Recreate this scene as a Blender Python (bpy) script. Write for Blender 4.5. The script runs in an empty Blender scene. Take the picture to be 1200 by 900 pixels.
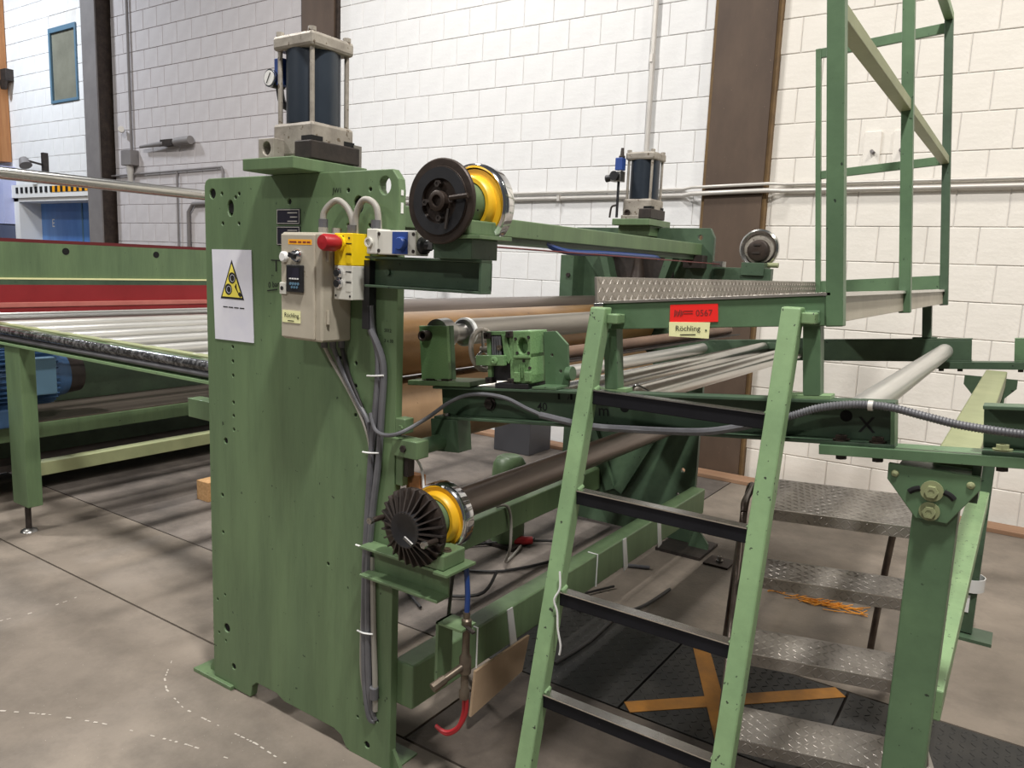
import bpy, bmesh, math, random
from mathutils import Vector, Matrix
random.seed(7)
PI = math.pi
scene = bpy.context.scene
C = scene.collection

# ------------------------------------------------------------------ camera
cam_d = bpy.data.cameras.new('camera'); cam = bpy.data.objects.new('camera', cam_d); C.objects.link(cam)
cam_d.sensor_width = 36.0; cam_d.lens = 902.0 / 1200.0 * 36.0; cam_d.clip_start = 0.05
_R = ((0.82732372, 0.56032699, 0.03961214), (0.11742319, -0.10355264, -0.98766829), (-0.54931526, 0.82177279, -0.15146694))
cam.matrix_world = Matrix(((_R[0][0], -_R[1][0], -_R[2][0], 0), (_R[0][1], -_R[1][1], -_R[2][1], 0), (_R[0][2], -_R[1][2], -_R[2][2], 1.6), (0, 0, 0, 1)))
scene.camera = cam
# ------------------------------------------------------------------ world, lamps, exposure
w = bpy.data.worlds.new('hall_air'); scene.world = w; w.use_nodes = True
w.node_tree.nodes['Background'].inputs[0].default_value = (0.92, 0.95, 1.0, 1)
w.node_tree.nodes['Background'].inputs[1].default_value = 0.10
def lamp(x, y, z, power, sx=0.35, sy=0.6, col=(1, 0.97, 0.93)):
    l = bpy.data.lights.new('hall_lamp', 'AREA'); l.shape = 'RECTANGLE'; l.size = sx; l.size_y = sy; l.energy = power; l.color = col
    o = bpy.data.objects.new('hall_lamp', l); C.objects.link(o); o.location = (x, y, z)
lamp(-6.4, 0.4, 6.6, 520)
lamp(0.5, 0.4, 6.6, 570)
lamp(-6.4, -5.0, 6.6, 300)  # unseen rear row, added to brighten faces turned to the camera
lamp(0.5, -5.0, 6.6, 300)
lamp(-4.2, 3.8, 6.6, 205)
lamp(2.2, 3.8, 6.6, 260, col=(1, 0.94, 0.84))
lamp(-12.8, 3.4, 6.6, 420, col=(0.86, 0.92, 1.0))
scene.view_settings.view_transform = 'Standard'; scene.view_settings.look = 'None'
scene.view_settings.exposure = -0.35; scene.view_settings.gamma = 1.0; scene.view_settings.use_curve_mapping = False

# ------------------------------------------------------------------ materials
def srgb(r, g, b):
    f = lambda v: (v / 255 / 12.92) if v / 255 <= 0.04045 else ((v / 255 + 0.055) / 1.055) ** 2.4
    return (f(r), f(g), f(b), 1)
MATS = {}
def mat(name, col, col2=None, rough=0.5, metal=0.0, scale=6.0, stretch=(1, 1, 1), lo=0.35, hi=0.7, bump=0.0, bscale=40.0, speck=None, speck_scale=60.0, speck_t=0.68, spec=0.5, grime=None):
    m = bpy.data.materials.new(name); m.use_nodes = True; nt = m.node_tree; n = nt.nodes; b = n['Principled BSDF']
    b.inputs['Roughness'].default_value = rough; b.inputs['Metallic'].default_value = metal; b.inputs['Specular IOR Level'].default_value = spec
    tc = n.new('ShaderNodeTexCoord'); mp = n.new('ShaderNodeMapping'); mp.inputs['Scale'].default_value = stretch
    nt.links.new(tc.outputs['Object'], mp.inputs['Vector'])
    out = None
    if col2 is not None:
        no = n.new('ShaderNodeTexNoise'); no.inputs['Scale'].default_value = scale; no.inputs['Detail'].default_value = 6; no.inputs['Roughness'].default_value = 0.6
        nt.links.new(mp.outputs[0], no.inputs['Vector'])
        cr = n.new('ShaderNodeValToRGB'); cr.color_ramp.elements[0].position = lo; cr.color_ramp.elements[1].position = hi
        cr.color_ramp.elements[0].color = col; cr.color_ramp.elements[1].color = col2
        nt.links.new(no.outputs['Fac'], cr.inputs['Fac']); out = cr.outputs['Color']
    if speck is not None:
        n2 = n.new('ShaderNodeTexNoise'); n2.inputs['Scale'].default_value = speck_scale; n2.inputs['Detail'].default_value = 3
        nt.links.new(tc.outputs['Object'], n2.inputs['Vector'])
        c2 = n.new('ShaderNodeValToRGB'); c2.color_ramp.elements[0].position = speck_t; c2.color_ramp.elements[1].position = speck_t + 0.03
        nt.links.new(n2.outputs['Fac'], c2.inputs['Fac'])
        mx = n.new('ShaderNodeMix'); mx.data_type = 'RGBA'
        nt.links.new(c2.outputs['Color'], mx.inputs['Factor'])
        if out is not None: nt.links.new(out, mx.inputs['A'])
        else: mx.inputs['A'].default_value = col
        mx.inputs['B'].default_value = speck; out = mx.outputs['Result']
    if grime is not None:
        gs, gst, gd = grime
        gm = n.new('ShaderNodeMapping'); gm.inputs['Scale'].default_value = gst; nt.links.new(tc.outputs['Object'], gm.inputs['Vector'])
        gn = n.new('ShaderNodeTexNoise'); gn.inputs['Scale'].default_value = gs; gn.inputs['Detail'].default_value = 8; gn.inputs['Roughness'].default_value = 0.72; nt.links.new(gm.outputs[0], gn.inputs['Vector'])
        gr = n.new('ShaderNodeValToRGB'); gr.color_ramp.elements[0].position = 0.36; gr.color_ramp.elements[1].position = 0.58
        gr.color_ramp.elements[0].color = (gd, gd, gd, 1); gr.color_ramp.elements[1].color = (1, 1, 1, 1); nt.links.new(gn.outputs['Fac'], gr.inputs['Fac'])
        gx = n.new('ShaderNodeMix'); gx.data_type = 'RGBA'; gx.blend_type = 'MULTIPLY'; gx.inputs['Factor'].default_value = 1.0
        if out is not None: nt.links.new(out, gx.inputs['A'])
        else: gx.inputs['A'].default_value = col
        nt.links.new(gr.outputs['Color'], gx.inputs['B']); out = gx.outputs['Result']
    if out is not None: nt.links.new(out, b.inputs['Base Color'])
    else: b.inputs['Base Color'].default_value = col
    if bump:
        nb = n.new('ShaderNodeTexNoise'); nb.inputs['Scale'].default_value = bscale; nb.inputs['Detail'].default_value = 4
        nt.links.new(mp.outputs[0], nb.inputs['Vector'])
        bp = n.new('ShaderNodeBump'); bp.inputs['Strength'].default_value = bump; bp.inputs['Distance'].default_value = 0.01
        nt.links.new(nb.outputs['Fac'], bp.inputs['Height']); nt.links.new(bp.outputs[0], b.inputs['Normal'])
    MATS[name] = m; return m
mat('green', srgb(92, 114, 82), srgb(106, 129, 92), 0.42, grime=(5, (3, 3, .35), .82), scale=2.2, stretch=(2.5, 2.5, 0.5), bump=0.05, bscale=25, speck=srgb(45, 58, 42), speck_scale=45, speck_t=0.72)
mat('green_b', srgb(82, 108, 80), srgb(94, 122, 89), 0.42, grime=(6, (1, 1, 1), .84), scale=4, bump=0.05, speck=srgb(40, 52, 40), speck_scale=60, speck_t=0.70)
mat('green_dark', srgb(64, 84, 66), srgb(78, 100, 76), 0.45, grime=(5, (1, 1, 1), .75), scale=3, bump=0.05, speck=srgb(28, 40, 32), speck_scale=50, speck_t=0.70)  # darker copy of the green: shade on channels and far parts in its colour
mat('green_light', srgb(118, 146, 106), srgb(132, 160, 116), 0.45, grime=(7, (1, 1, 1), .86), scale=5, bump=0.06, speck=srgb(48, 54, 44), speck_scale=85, speck_t=0.67)
mat('green_pale', srgb(128, 134, 98), srgb(146, 150, 112), 0.5, scale=5, bump=0.05)
mat('green_hammer', srgb(102, 136, 92), srgb(118, 150, 102), 0.35, scale=8, bump=0.2, bscale=160)
mat('concrete', srgb(106, 97, 87), srgb(140, 129, 117), 0.75, grime=(2.6, (1, 1, 1), .70), scale=1.1, bump=0.15, bscale=60, speck=srgb(176, 168, 158), speck_scale=120, speck_t=0.74, lo=0.3, hi=0.72)
mat('concrete_b', srgb(88, 81, 76), srgb(120, 111, 103), 0.8, grime=(3.2, (1, 1, 1), .70), scale=1.6, bump=0.2, bscale=90, speck=srgb(70, 66, 64), speck_scale=150, speck_t=0.66, lo=0.3, hi=0.72)
mat('concrete_oily_shaded', srgb(66, 58, 52), srgb(96, 86, 77), 0.7, grime=(3.5, (1, 1, 1), .65), scale=2, bump=0.2, bscale=80, speck=srgb(130, 122, 112), speck_scale=130, speck_t=0.74)  # oily floor tone with the walkway's shade put into the colour
mat('joint', srgb(48, 42, 38), None, 0.9)
mat('block', srgb(222, 222, 222), srgb(232, 232, 232), 0.72, scale=3, bump=0.25, bscale=30, speck=srgb(170, 166, 160), speck_scale=26, speck_t=0.80)
mat('block_cream', srgb(228, 223, 214), srgb(236, 231, 223), 0.72, scale=3, bump=0.25, bscale=30, speck=srgb(178, 170, 158), speck_scale=26, speck_t=0.79)
mat('block_grey', srgb(184, 179, 180), srgb(198, 194, 195), 0.75, scale=3, bump=0.25, bscale=30, speck=srgb(130, 122, 122), speck_scale=26, speck_t=0.79)  # greyer paint that also carries this wall bay's dimmer light
mat('mortar', srgb(222, 220, 216), srgb(210, 207, 203), 0.9, scale=8)
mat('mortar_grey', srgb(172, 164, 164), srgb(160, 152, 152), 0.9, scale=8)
mat('column', srgb(72, 57, 46), srgb(92, 75, 61), 0.65, scale=3, stretch=(1, 1, .4), speck=srgb(140, 120, 104), speck_scale=70, speck_t=0.74)
mat('column_edge', srgb(98, 76, 48), srgb(120, 94, 58), 0.7, scale=10)
mat('column_grey', srgb(112, 108, 108), srgb(126, 122, 121), 0.6, scale=3)
mat('timber', srgb(132, 100, 76), srgb(156, 124, 98), 0.7, scale=3, stretch=(.5, 12, 12))
mat('alu', srgb(198, 197, 194), srgb(216, 215, 210), 0.24, 1.0, scale=5, stretch=(6, .4, 6))
mat('alu_white', srgb(192, 191, 187), srgb(212, 211, 206), 0.32, 0.65, scale=5, stretch=(6, .4, 6))
mat('alu_cast', srgb(138, 131, 122), srgb(172, 165, 154), 0.5, 0.2, scale=14, bump=0.15, speck=srgb(104, 92, 78), speck_scale=50, speck_t=0.64)
mat('steel', srgb(150, 148, 146), srgb(178, 176, 172), 0.32, 1.0, scale=10)
mat('chrome', srgb(214, 214, 218), srgb(232, 232, 234), 0.12, 1.0, scale=10)
mat('checker', srgb(128, 122, 116), srgb(176, 170, 162), 0.42, 0.7, scale=4, lo=.3, hi=.75)
mat('checker_dark', srgb(38, 38, 38), srgb(62, 60, 57), 0.55, 0.3, scale=4)
mat('iron', srgb(44, 40, 38), srgb(66, 58, 54), 0.5, 0.3, scale=14, bump=0.1)
mat('iron_brown', srgb(46, 38, 34), srgb(68, 57, 50), 0.45, 0.4, scale=14, bump=0.1)
mat('shaft_dark', srgb(92, 82, 76), srgb(118, 107, 99), 0.32, 0.6, scale=3, stretch=(6, .4, 6))
mat('black', srgb(26, 26, 28), srgb(38, 38, 42), 0.45, scale=9)
mat('rubber', srgb(14, 14, 18), srgb(24, 24, 30), 0.75, spec=0.25, scale=9, speck=srgb(110, 108, 104), speck_scale=70, speck_t=0.76)
mat('hole', srgb(10, 10, 10), None, 0.9)
mat('barrel', srgb(40, 48, 58), srgb(52, 60, 70), 0.35, 0.2, scale=4)
mat('roll_tan', srgb(122, 90, 54), srgb(154, 118, 74), 0.3, 0.2, scale=2.5, stretch=(3, 1.2, 3), speck=srgb(98, 70, 42), speck_scale=34, speck_t=0.70)
mat('roll_brown', srgb(132, 104, 76), srgb(158, 130, 98), 0.5, 0.0, scale=4, speck=srgb(90, 66, 44), speck_scale=40, speck_t=0.70)
mat('roll_grey', srgb(132, 126, 118), srgb(152, 146, 136), 0.42, 0.25, scale=4, stretch=(6, .5, 6))
mat('roll_rust', srgb(96, 74, 62), srgb(124, 100, 84), 0.5, 0.2, scale=5)
mat('box_beige', srgb(166, 158, 142), srgb(184, 176, 160), 0.45, scale=6, speck=srgb(150, 138, 118), speck_scale=26, speck_t=0.72)
mat('box_white', srgb(202, 200, 190), srgb(214, 212, 204), 0.45, scale=8)
mat('yellow', srgb(240, 204, 20), srgb(246, 214, 40), 0.45, scale=8)
mat('yellow_cast', srgb(222, 168, 30), srgb(236, 188, 48), 0.4, scale=8)
mat('red', srgb(158, 26, 34), srgb(176, 38, 42), 0.4, scale=8)
mat('red_paint', srgb(128, 22, 28), srgb(144, 32, 38), 0.45, scale=3)
mat('red_pale', srgb(176, 98, 90), srgb(190, 114, 104), 0.5, scale=6)
mat('red_dark', srgb(96, 22, 26), None, 0.5)
mat('tag_red', srgb(236, 34, 28), None, 0.5)
mat('tag_cream', srgb(232, 232, 176), None, 0.6)
mat('tag_orange', srgb(240, 168, 30), None, 0.6)
mat('paper', srgb(214, 214, 226), srgb(224, 224, 232), 0.6, scale=12)
mat('sign_yellow', srgb(238, 222, 90), None, 0.6)
mat('ink', srgb(18, 18, 20), None, 0.7)
mat('ink_soft', srgb(120, 34, 28), None, 0.7)
mat('nameplate', srgb(36, 34, 48), None, 0.4)
mat('white', srgb(226, 226, 224), None, 0.6)
mat('blue', srgb(38, 66, 132), srgb(48, 78, 150), 0.45, scale=8)
mat('blue_motor', srgb(52, 84, 122), srgb(66, 100, 140), 0.5, scale=6)
mat('blue_door', srgb(72, 116, 186), srgb(108, 156, 220), 0.4, scale=1.2, stretch=(1.5, 1, .3))
mat('blue_frame', srgb(86, 118, 140), None, 0.5)
mat('window_glass', srgb(118, 118, 106), srgb(140, 140, 126), 0.25, scale=2)
mat('cable', srgb(86, 86, 90), srgb(104, 104, 108), 0.5, scale=12)
mat('cable_black', srgb(36, 34, 34), None, 0.5)
mat('cable_grey', srgb(150, 146, 138), None, 0.5)
mat('hose_blue', srgb(28, 58, 118), None, 0.35)
mat('hose_red', srgb(150, 26, 34), None, 0.35)
mat('brass', srgb(92, 82, 72), srgb(116, 104, 90), 0.4, 0.6, scale=20)
mat('conduit', srgb(196, 192, 186), srgb(208, 204, 198), 0.4, 0.3, scale=4)
mat('orange_paint', srgb(176, 118, 36), srgb(138, 94, 38), 0.6, scale=14, lo=.3, hi=.75)
mat('orange_wood', srgb(156, 104, 62), srgb(176, 124, 78), 0.6, scale=4, stretch=(8, 8, .6))
mat('film', srgb(206, 206, 204), None, 0.2, spec=0.8)
mat('shaving', srgb(232, 154, 44), None, 0.5)
mat('chip', srgb(168, 130, 86), srgb(196, 156, 110), 0.8, scale=60)
mat('grey_bin', srgb(62, 62, 66), None, 0.5)
mat('chalk', srgb(186, 178, 168), None, 0.9)
mat('board_tan', srgb(168, 142, 114), srgb(182, 156, 128), .7, scale=5)
mat('cardboard', srgb(160, 110, 70), None, 0.8)
def M(n): return MATS[n]

# ------------------------------------------------------------------ mesh helpers
TA = math.radians(5.3); TO = (-1.455, 1.06)
def tilt(p):
    dx, dz = p[0] - TO[0], p[2] - TO[1]; c, s = math.cos(TA), math.sin(TA)
    return (TO[0] + dx * c - dz * s, p[1], TO[1] + dx * s + dz * c)
class MB:
    def __init__(s, tf=None): s.v = []; s.f = []; s.tf = tf; s.sm = []
    def add(s, vs, fs, smooth=False):
        o = len(s.v); s.v += [tuple(v) for v in vs]; s.f += [tuple(i + o for i in f) for f in fs]; s.sm += [smooth] * len(fs); return s
    def box(s, x0, x1, y0, y1, z0, z1):
        vs = [(x, y, z) for z in (z0, z1) for y in (y0, y1) for x in (x0, x1)]
        return s.add(vs, [(0, 2, 3, 1), (4, 5, 7, 6), (0, 1, 5, 4), (2, 6, 7, 3), (0, 4, 6, 2), (1, 3, 7, 5)])
    def bar(s, p, q, wx, wz, up=(0, 0, 1)):
        p, q = Vector(p), Vector(q); d = (q - p).normalized(); u = Vector(up); r = d.cross(u).normalized(); u = r.cross(d)
        vs = [a + r * (i * wx / 2) + u * (j * wz / 2) for a in (p, q) for i, j in ((-1, -1), (1, -1), (1, 1), (-1, 1))]
        return s.add(vs, [(0, 1, 2, 3), (7, 6, 5, 4), (0, 4, 5, 1), (1, 5, 6, 2), (2, 6, 7, 3), (3, 7, 4, 0)])
    def lathe(s, o, d, prof, seg=32, up=(0, 0, 1)):
        # prof: list of (distance along d, radius)
        o, d = Vector(o), Vector(d).normalized(); u = Vector(up)
        if abs(u.dot(d)) > .95: u = Vector((1, 0, 0))
        a = d.cross(u).normalized(); b = d.cross(a)
        vs = []; fs = []
        for t, r in prof:
            for k in range(seg):
                an = 2 * PI * k / seg; vs.append(o + d * t + a * (math.cos(an) * r) + b * (math.sin(an) * r))
        for i in range(len(prof) - 1):
            for k in range(seg):
                k2 = (k + 1) % seg; fs.append((i * seg + k, i * seg + k2, (i + 1) * seg + k2, (i + 1) * seg + k))
        n0 = len(fs)
        caps = []
        if prof[0][1] > 1e-6: caps.append(tuple(range(seg))[::-1])
        if prof[-1][1] > 1e-6: caps.append(tuple((len(prof) - 1) * seg + k for k in range(seg)))
        off = len(s.v); s.add(vs, fs, True); s.f += [tuple(i + off for i in c) for c in caps]; s.sm += [False] * len(caps); return s
    def cyl(s, p, q, r, seg=20, r2=None):
        L = (Vector(q) - Vector(p)).length
        return s.lathe(p, Vector(q) - Vector(p), [(0, r), (L, r if r2 is None else r2)], seg)
    def ring(s, o, d, prof, seg=40):
        # closed profile of (distance, radius): annulus
        o, d = Vector(o), Vector(d).normalized(); u = Vector((0, 0, 1))
        if abs(u.dot(d)) > .95: u = Vector((1, 0, 0))
        a = d.cross(u).normalized(); b = d.cross(a); n = len(prof); vs = []; fs = []
        for t, r in prof:
            for k in range(seg):
                an = 2 * PI * k / seg; vs.append(o + d * t + a * (math.cos(an) * r) + b * (math.sin(an) * r))
        for i in range(n):
            j = (i + 1) % n
            for k in range(seg):
                k2 = (k + 1) % seg; fs.append((i * seg + k, i * seg + k2, j * seg + k2, j * seg + k))
        return s.add(vs, fs, True)
    def torus(s, o, d, R, r, seg=40, n=10):
        return s.ring(o, d, [(math.sin(2 * PI * i / n) * r, R + math.cos(2 * PI * i / n) * r) for i in range(n)], seg)
    def tube(s, pts, r, seg=8, sub=6):
        P = [Vector(p) for p in pts]
        if sub > 1 and len(P) > 2:
            Q = []
            for i in range(len(P) - 1):
                p0 = P[max(i - 1, 0)]; p1 = P[i]; p2 = P[i + 1]; p3 = P[min(i + 2, len(P) - 1)]
                for k in range(sub):
                    t = k / sub; Q.append(0.5 * ((2 * p1) + (p2 - p0) * t + (2 * p0 - 5 * p1 + 4 * p2 - p3) * t * t + (3 * p1 - p0 - 3 * p2 + p3) * t ** 3))
            Q.append(P[-1]); P = Q
        vs = []; fs = []; prev = None
        for i, p in enumerate(P):
            d = (P[min(i + 1, len(P) - 1)] - P[max(i - 1, 0)]).normalized()
            if prev is None:
                u = Vector((0, 0, 1)) if abs(d.z) < .9 else Vector((1, 0, 0)); a = d.cross(u).normalized()
            else: a = (prev - d * prev.dot(d)).normalized()
            prev = a; b = d.cross(a)
            for k in range(seg):
                an = 2 * PI * k / seg; vs.append(p + a * (math.cos(an) * r) + b * (math.sin(an) * r))
        for i in range(len(P) - 1):
            for k in range(seg):
                k2 = (k + 1) % seg; fs.append((i * seg + k, i * seg + k2, (i + 1) * seg + k2, (i + 1) * seg + k))
        off = len(s.v); s.add(vs, fs, True)
        s.f += [tuple(off + k for k in range(seg))[::-1], tuple(off + (len(P) - 1) * seg + k for k in range(seg))]; s.sm += [False, False]; return s
    def plate(s, outline, y0, y1, holes=(), axis='Y'):
        # flat plate with round or oval holes; outline in (x, z); thickness along Y (axis Y), X or Z
        bm = bmesh.new(); edges = []
        loops = [list(outline)]
        for h in holes:
            x, z, rx = h[:3]; rz = h[3] if len(h) > 3 else rx; k = 16 if rx > .012 else 8
            loops.append([(x + rx * math.cos(2 * PI * i / k), z + rz * math.sin(2 * PI * i / k)) for i in range(k)])
        for lp in loops:
            vv = [bm.verts.new((p[0], 0, p[1])) for p in lp]
            for i in range(len(vv)): edges.append(bm.edges.new((vv[i], vv[(i + 1) % len(vv)])))
        bmesh.ops.triangle_fill(bm, use_beauty=True, use_dissolve=False, edges=edges)
        bm.verts.ensure_lookup_table(); bm.verts.index_update()
        flat = [v.co.copy() for v in bm.verts]; tris = [tuple(v.index for v in f.verts) for f in bm.faces]
        bed = [tuple(v.index for v in e.verts) for e in bm.edges if len(e.link_faces) == 1]
        bm.free()
        def mk(c, t): return {'Y': (c.x, t, c.z), 'X': (t, c.x, c.z), 'Z': (c.x, c.z, t)}[axis]
        n = len(flat); vs = [mk(c, y0) for c in flat] + [mk(c, y1) for c in flat]
        fs = tris + [tuple(i + n for i in t[::-1]) for t in tris] + [(a, b, b + n, a + n) for a, b in bed]
        return s.add(vs, fs)
    def build(s, name, m, parent=None, bevel=0.0, kind=None, recalc=True):
        base = Vector((0, 0, 0)); q = parent
        while q is not None: base += Vector(q.location); q = q.parent
        vs = [Vector(s.tf(v) if s.tf else v) - base for v in s.v]
        if parent is None:
            xs = [v.x for v in vs]; ys = [v.y for v in vs]; zs = [v.z for v in vs]
            o0 = Vector(((min(xs) + max(xs)) / 2, (min(ys) + max(ys)) / 2, min(zs))); vs = [v - o0 for v in vs]
        me = bpy.data.meshes.new(name); me.from_pydata([tuple(v) for v in vs], [], s.f)
        me.polygons.foreach_set('use_smooth', s.sm)
        if recalc:
            bm = bmesh.new(); bm.from_mesh(me); bmesh.ops.recalc_face_normals(bm, faces=bm.faces); bm.to_mesh(me); bm.free()
        me.materials.append(M(m) if isinstance(m, str) else m)
        o = bpy.data.objects.new(name, me); C.objects.link(o)
        if parent is not None: o.parent = parent
        else: o.location = o0
        if any(s.sm):
            me.set_sharp_from_angle(angle=math.radians(40))
        if bevel:
            b = o.modifiers.new('bevel', 'BEVEL'); b.width = bevel; b.segments = 2; b.limit_method = 'ANGLE'; b.angle_limit = math.radians(50); b.harden_normals = False
        if kind: o['kind'] = kind
        return o
def thing(name, label, cat, loc, group=None):
    o = bpy.data.objects.new(name, None); C.objects.link(o); o.location = loc; o.empty_display_size = .1
    o['label'] = label; o['category'] = cat
    if group: o['group'] = group
    return o
def tag(o, label, cat, group=None):
    o['label'] = label; o['category'] = cat
    if group: o['group'] = group
    return o
def struct(o, label=None):
    o['kind'] = 'structure'
    if label: o['label'] = label
    return o
def B(x0, x1, y0, y1, z0, z1, name, m, parent=None, bevel=0.0, tf=None): return MB(tf).box(x0, x1, y0, y1, z0, z1).build(name, m, parent, bevel)
def hexbolt(mb, p, d, r, h, washer=0.0):
    if washer: mb.lathe(p, d, [(0, washer), (h * .3, washer)], 20)
    return mb.lathe(p, d, [(0, r), (h, r), (h, r * .5), (h * .9, r * .5)], 6)
def text(body, size, origin, xdir, zdir, m, name, parent, tf=None, thick=0.0006):
    cu = bpy.data.curves.new('t', 'FONT'); cu.body = body; cu.size = size; cu.offset = size * .004; cu.extrude = 0; cu.resolution_u = 3
    ob = bpy.data.objects.new('t', cu); C.objects.link(ob)
    dg = bpy.context.evaluated_depsgraph_get(); dg.update()
    me = bpy.data.meshes.new_from_object(ob.evaluated_get(dg)); bpy.data.objects.remove(ob); 
    X = Vector(xdir).normalized(); Z = Vector(zdir).normalized(); o = Vector(origin)
    mb = MB(tf); mb.add([o + X * v.co.x + Z * v.co.y for v in me.vertices], [tuple(p.vertices) for p in me.polygons])
    bpy.data.meshes.remove(me); bpy.data.curves.remove(cu)
    return mb.build(name, m, parent, recalc=False)
def lozenges(mb, o, u, v, n, W, H, pitch=0.028, l=0.034, wd=0.008, h=0.0018):
    # raised tread marks of checker plate, alternating direction
    o, u, v, n = Vector(o), Vector(u), Vector(v), Vector(n)
    i = 0; y = pitch / 2
    while y < H - pitch * .3:
        x = pitch / 2; j = 0
        while x < W - pitch * .3:
            a = PI / 4 if (i + j) % 2 else -PI / 4
            d = u * math.cos(a) + v * math.sin(a); e = u * -math.sin(a) + v * math.cos(a); c = o + u * x + v * y
            b0 = c - n * .0002
            mb.add([b0 - d * l / 2, b0 - e * wd / 2, b0 + d * l / 2, b0 + e * wd / 2, c + n * h - d * l * .28, c + n * h + d * l * .28],
                   [(0, 1, 4), (1, 2, 5), (1, 5, 4), (2, 3, 5), (3, 0, 4), (3, 4, 5)])
            x += pitch; j += 1
        y += pitch; i += 1
    return mb

# ================================================================== SETTING
# floor: bed with slabs lying in it
fl = struct(B(-20, 5, -4, 6.6, -0.12, -0.02, 'floor', 'joint'))
for x0, x1, y0, y1, m in ((-20, -7.3, -4, 1.815, 'concrete'), (-7.29, 5, -4, 1.815, 'concrete'),
                          (-20, -6.0, 1.825, 2.475, 'concrete'), (-5.99, -1.605, 1.825, 2.435, 'concrete'), (-1.595, .35, 1.825, 2.43, 'concrete_oily_shaded'), (.36, 5, 1.825, 2.425, 'concrete'),
                          (-20, -5.9, 2.485, 6.6, 'concrete'), (-5.89, -1.80, 2.445, 6.3, 'concrete_b'), (-1.79, 5, 3.105, 6.3, 'concrete'), (.26, 5, 2.435, 3.095, 'concrete')):
    B(x0, x1, y0, y1, -0.05, 0.0, 'slab', m, fl)
for x0, x1 in ((-1.785, -1.105), (-1.095, -0.43), (-.42, .25)):
    p = B(x0, x1, 2.44, 3.095, -0.02, 0.0, 'cover_plate', 'checker_dark', fl)
    lozenges(MB(), (x0, 2.44, 0), (1, 0, 0), (0, 1, 0), (0, 0, 1), x1 - x0, .655, .034, .028, .008, .002).build('tread_mark', 'checker_dark', p, kind='stuff')
    if -1.2 < x0 < -1:
        mb = MB(); mb.bar((-1.075, 2.46, .0012), (-0.45, 3.075, .0012), .07, .002); mb.build('paint_stripe', 'orange_paint', p)
        mb = MB(); mb.bar((-1.02, 3.08, .0018), (-0.70, 2.46, .0018), .07, .002); mb.build('paint_stripe', 'orange_paint', p)
def chalk(pts, wd, seed):
    rnd = random.Random(seed); mb = MB()
    for i in range(len(pts) - 1):
        p, q = Vector(pts[i] + (0,)), Vector(pts[i + 1] + (0,)); L = (q - p).length; d = (q - p) / L; e = Vector((-d.y, d.x, 0)); t = 0
        while t < L:
            l = rnd.uniform(.008, .022); ww = wd * rnd.uniform(.5, 1.2)
            if rnd.random() < .6:
                a = p + d * t + Vector((0, 0, .0012)); b = p + d * min(t + l, L) + Vector((0, 0, .0012))
                mb.add([a - e * ww / 2, b - e * ww * .3, b + e * ww / 2, a + e * ww * .4], [(0, 1, 2, 3)])
            t += l + rnd.uniform(.002, .02)
    o = mb.build('chalk_mark', 'chalk', fl, kind='stuff', recalc=False); return o
chalk([(-2.711, 1.683), (-2.567, 1.548), (-2.492, 1.508), (-2.335, 1.475), (-2.218, 1.481), (-1.965, 1.499), (-1.807, 1.491)], .007, 1)
chalk([(-2.813, 1.085), (-2.651, 1.178), (-2.466, 1.257), (-2.331, 1.3), (-2.136, 1.361), (-1.963, 1.399)], .007, 2)
chalk([(-3.529, 1.384), (-3.501, 1.545), (-3.519, 1.702), (-3.548, 1.764)], .008, 3)

# block walls between steel columns
BW, BH, ZB = 0.308, 0.2485, -0.011
BLK = {}
def block_mesh(w_, m):
    k = (round(w_, 3), m)
    if k not in BLK:
        mb = MB().box(.003, w_ - .003, 0, .09, .003, BH - .003)
        me = bpy.data.meshes.new('block'); me.from_pydata(mb.v, [], mb.f); me.materials.append(M(m))
        bm = bmesh.new(); bm.from_mesh(me); bmesh.ops.bevel(bm, geom=[e for e in bm.edges if all(v.co.y < .01 for v in e.verts)], offset=.0035, segments=1, affect='EDGES'); bmesh.ops.recalc_face_normals(bm, faces=bm.faces); bm.to_mesh(me); bm.free()
        BLK[k] = me
    return BLK[k]
def wall(name, x0, x1, m, mm, anchor, rows, openings=(), ztop=6.4):
    # mortar backing, cut around openings
    mb = MB(); xs = sorted({x0, x1} | {v for o in openings for v in o[:2]}); zs = sorted({-.05, ztop} | {v for o in openings for v in o[2:]})
    for i in range(len(xs) - 1):
        for j in range(len(zs) - 1):
            cx, cz = (xs[i] + xs[i + 1]) / 2, (zs[j] + zs[j + 1]) / 2
            if not any(o[0] < cx < o[1] and o[2] < cz < o[3] for o in openings): mb.box(xs[i], xs[i + 1], 6.0575, 6.3, zs[j], zs[j + 1])
    wl = struct(mb.build(name, mm)); base = wl.location
    rnd = random.Random(name)
    for r in range(rows):
        z = ZB + r * BH; off = anchor + (BW / 2 if r % 2 else 0) + rnd.uniform(-.02, .02)
        k0 = math.floor((x0 - off) / BW); x = off + k0 * BW
        while x < x1:
            spans = [(max(x, x0), min(x + BW, x1))]
            for o in openings:
                if z + BH > o[2] + .02 and z < o[3] - .02:
                    ns = []
                    for a, b in spans:
                        if b <= o[0] or a >= o[1]: ns.append((a, b))
                        else:
                            if a < o[0]: ns.append((a, o[0]))
                            if b > o[1]: ns.append((o[1], b))
                    spans = ns
            for a, b in spans:
                if b - a > .03:
                    bo = bpy.data.objects.new('block', block_mesh(b - a, m)); C.objects.link(bo); bo.parent = wl
                    bo.location = Vector((a, 6.05 + rnd.uniform(-.0012, .0012), z)) - base
            x += BW
    return wl
wall('wall_back_right', -1.80, 3.2, 'block_cream', 'mortar', -0.53, 18)
wall('wall_back', -6.43, -2.25, 'block', 'mortar', -0.53, 20)
wall('wall_back_left', -10.85, -6.93, 'block_grey', 'mortar_grey', -0.53, 22)
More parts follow.
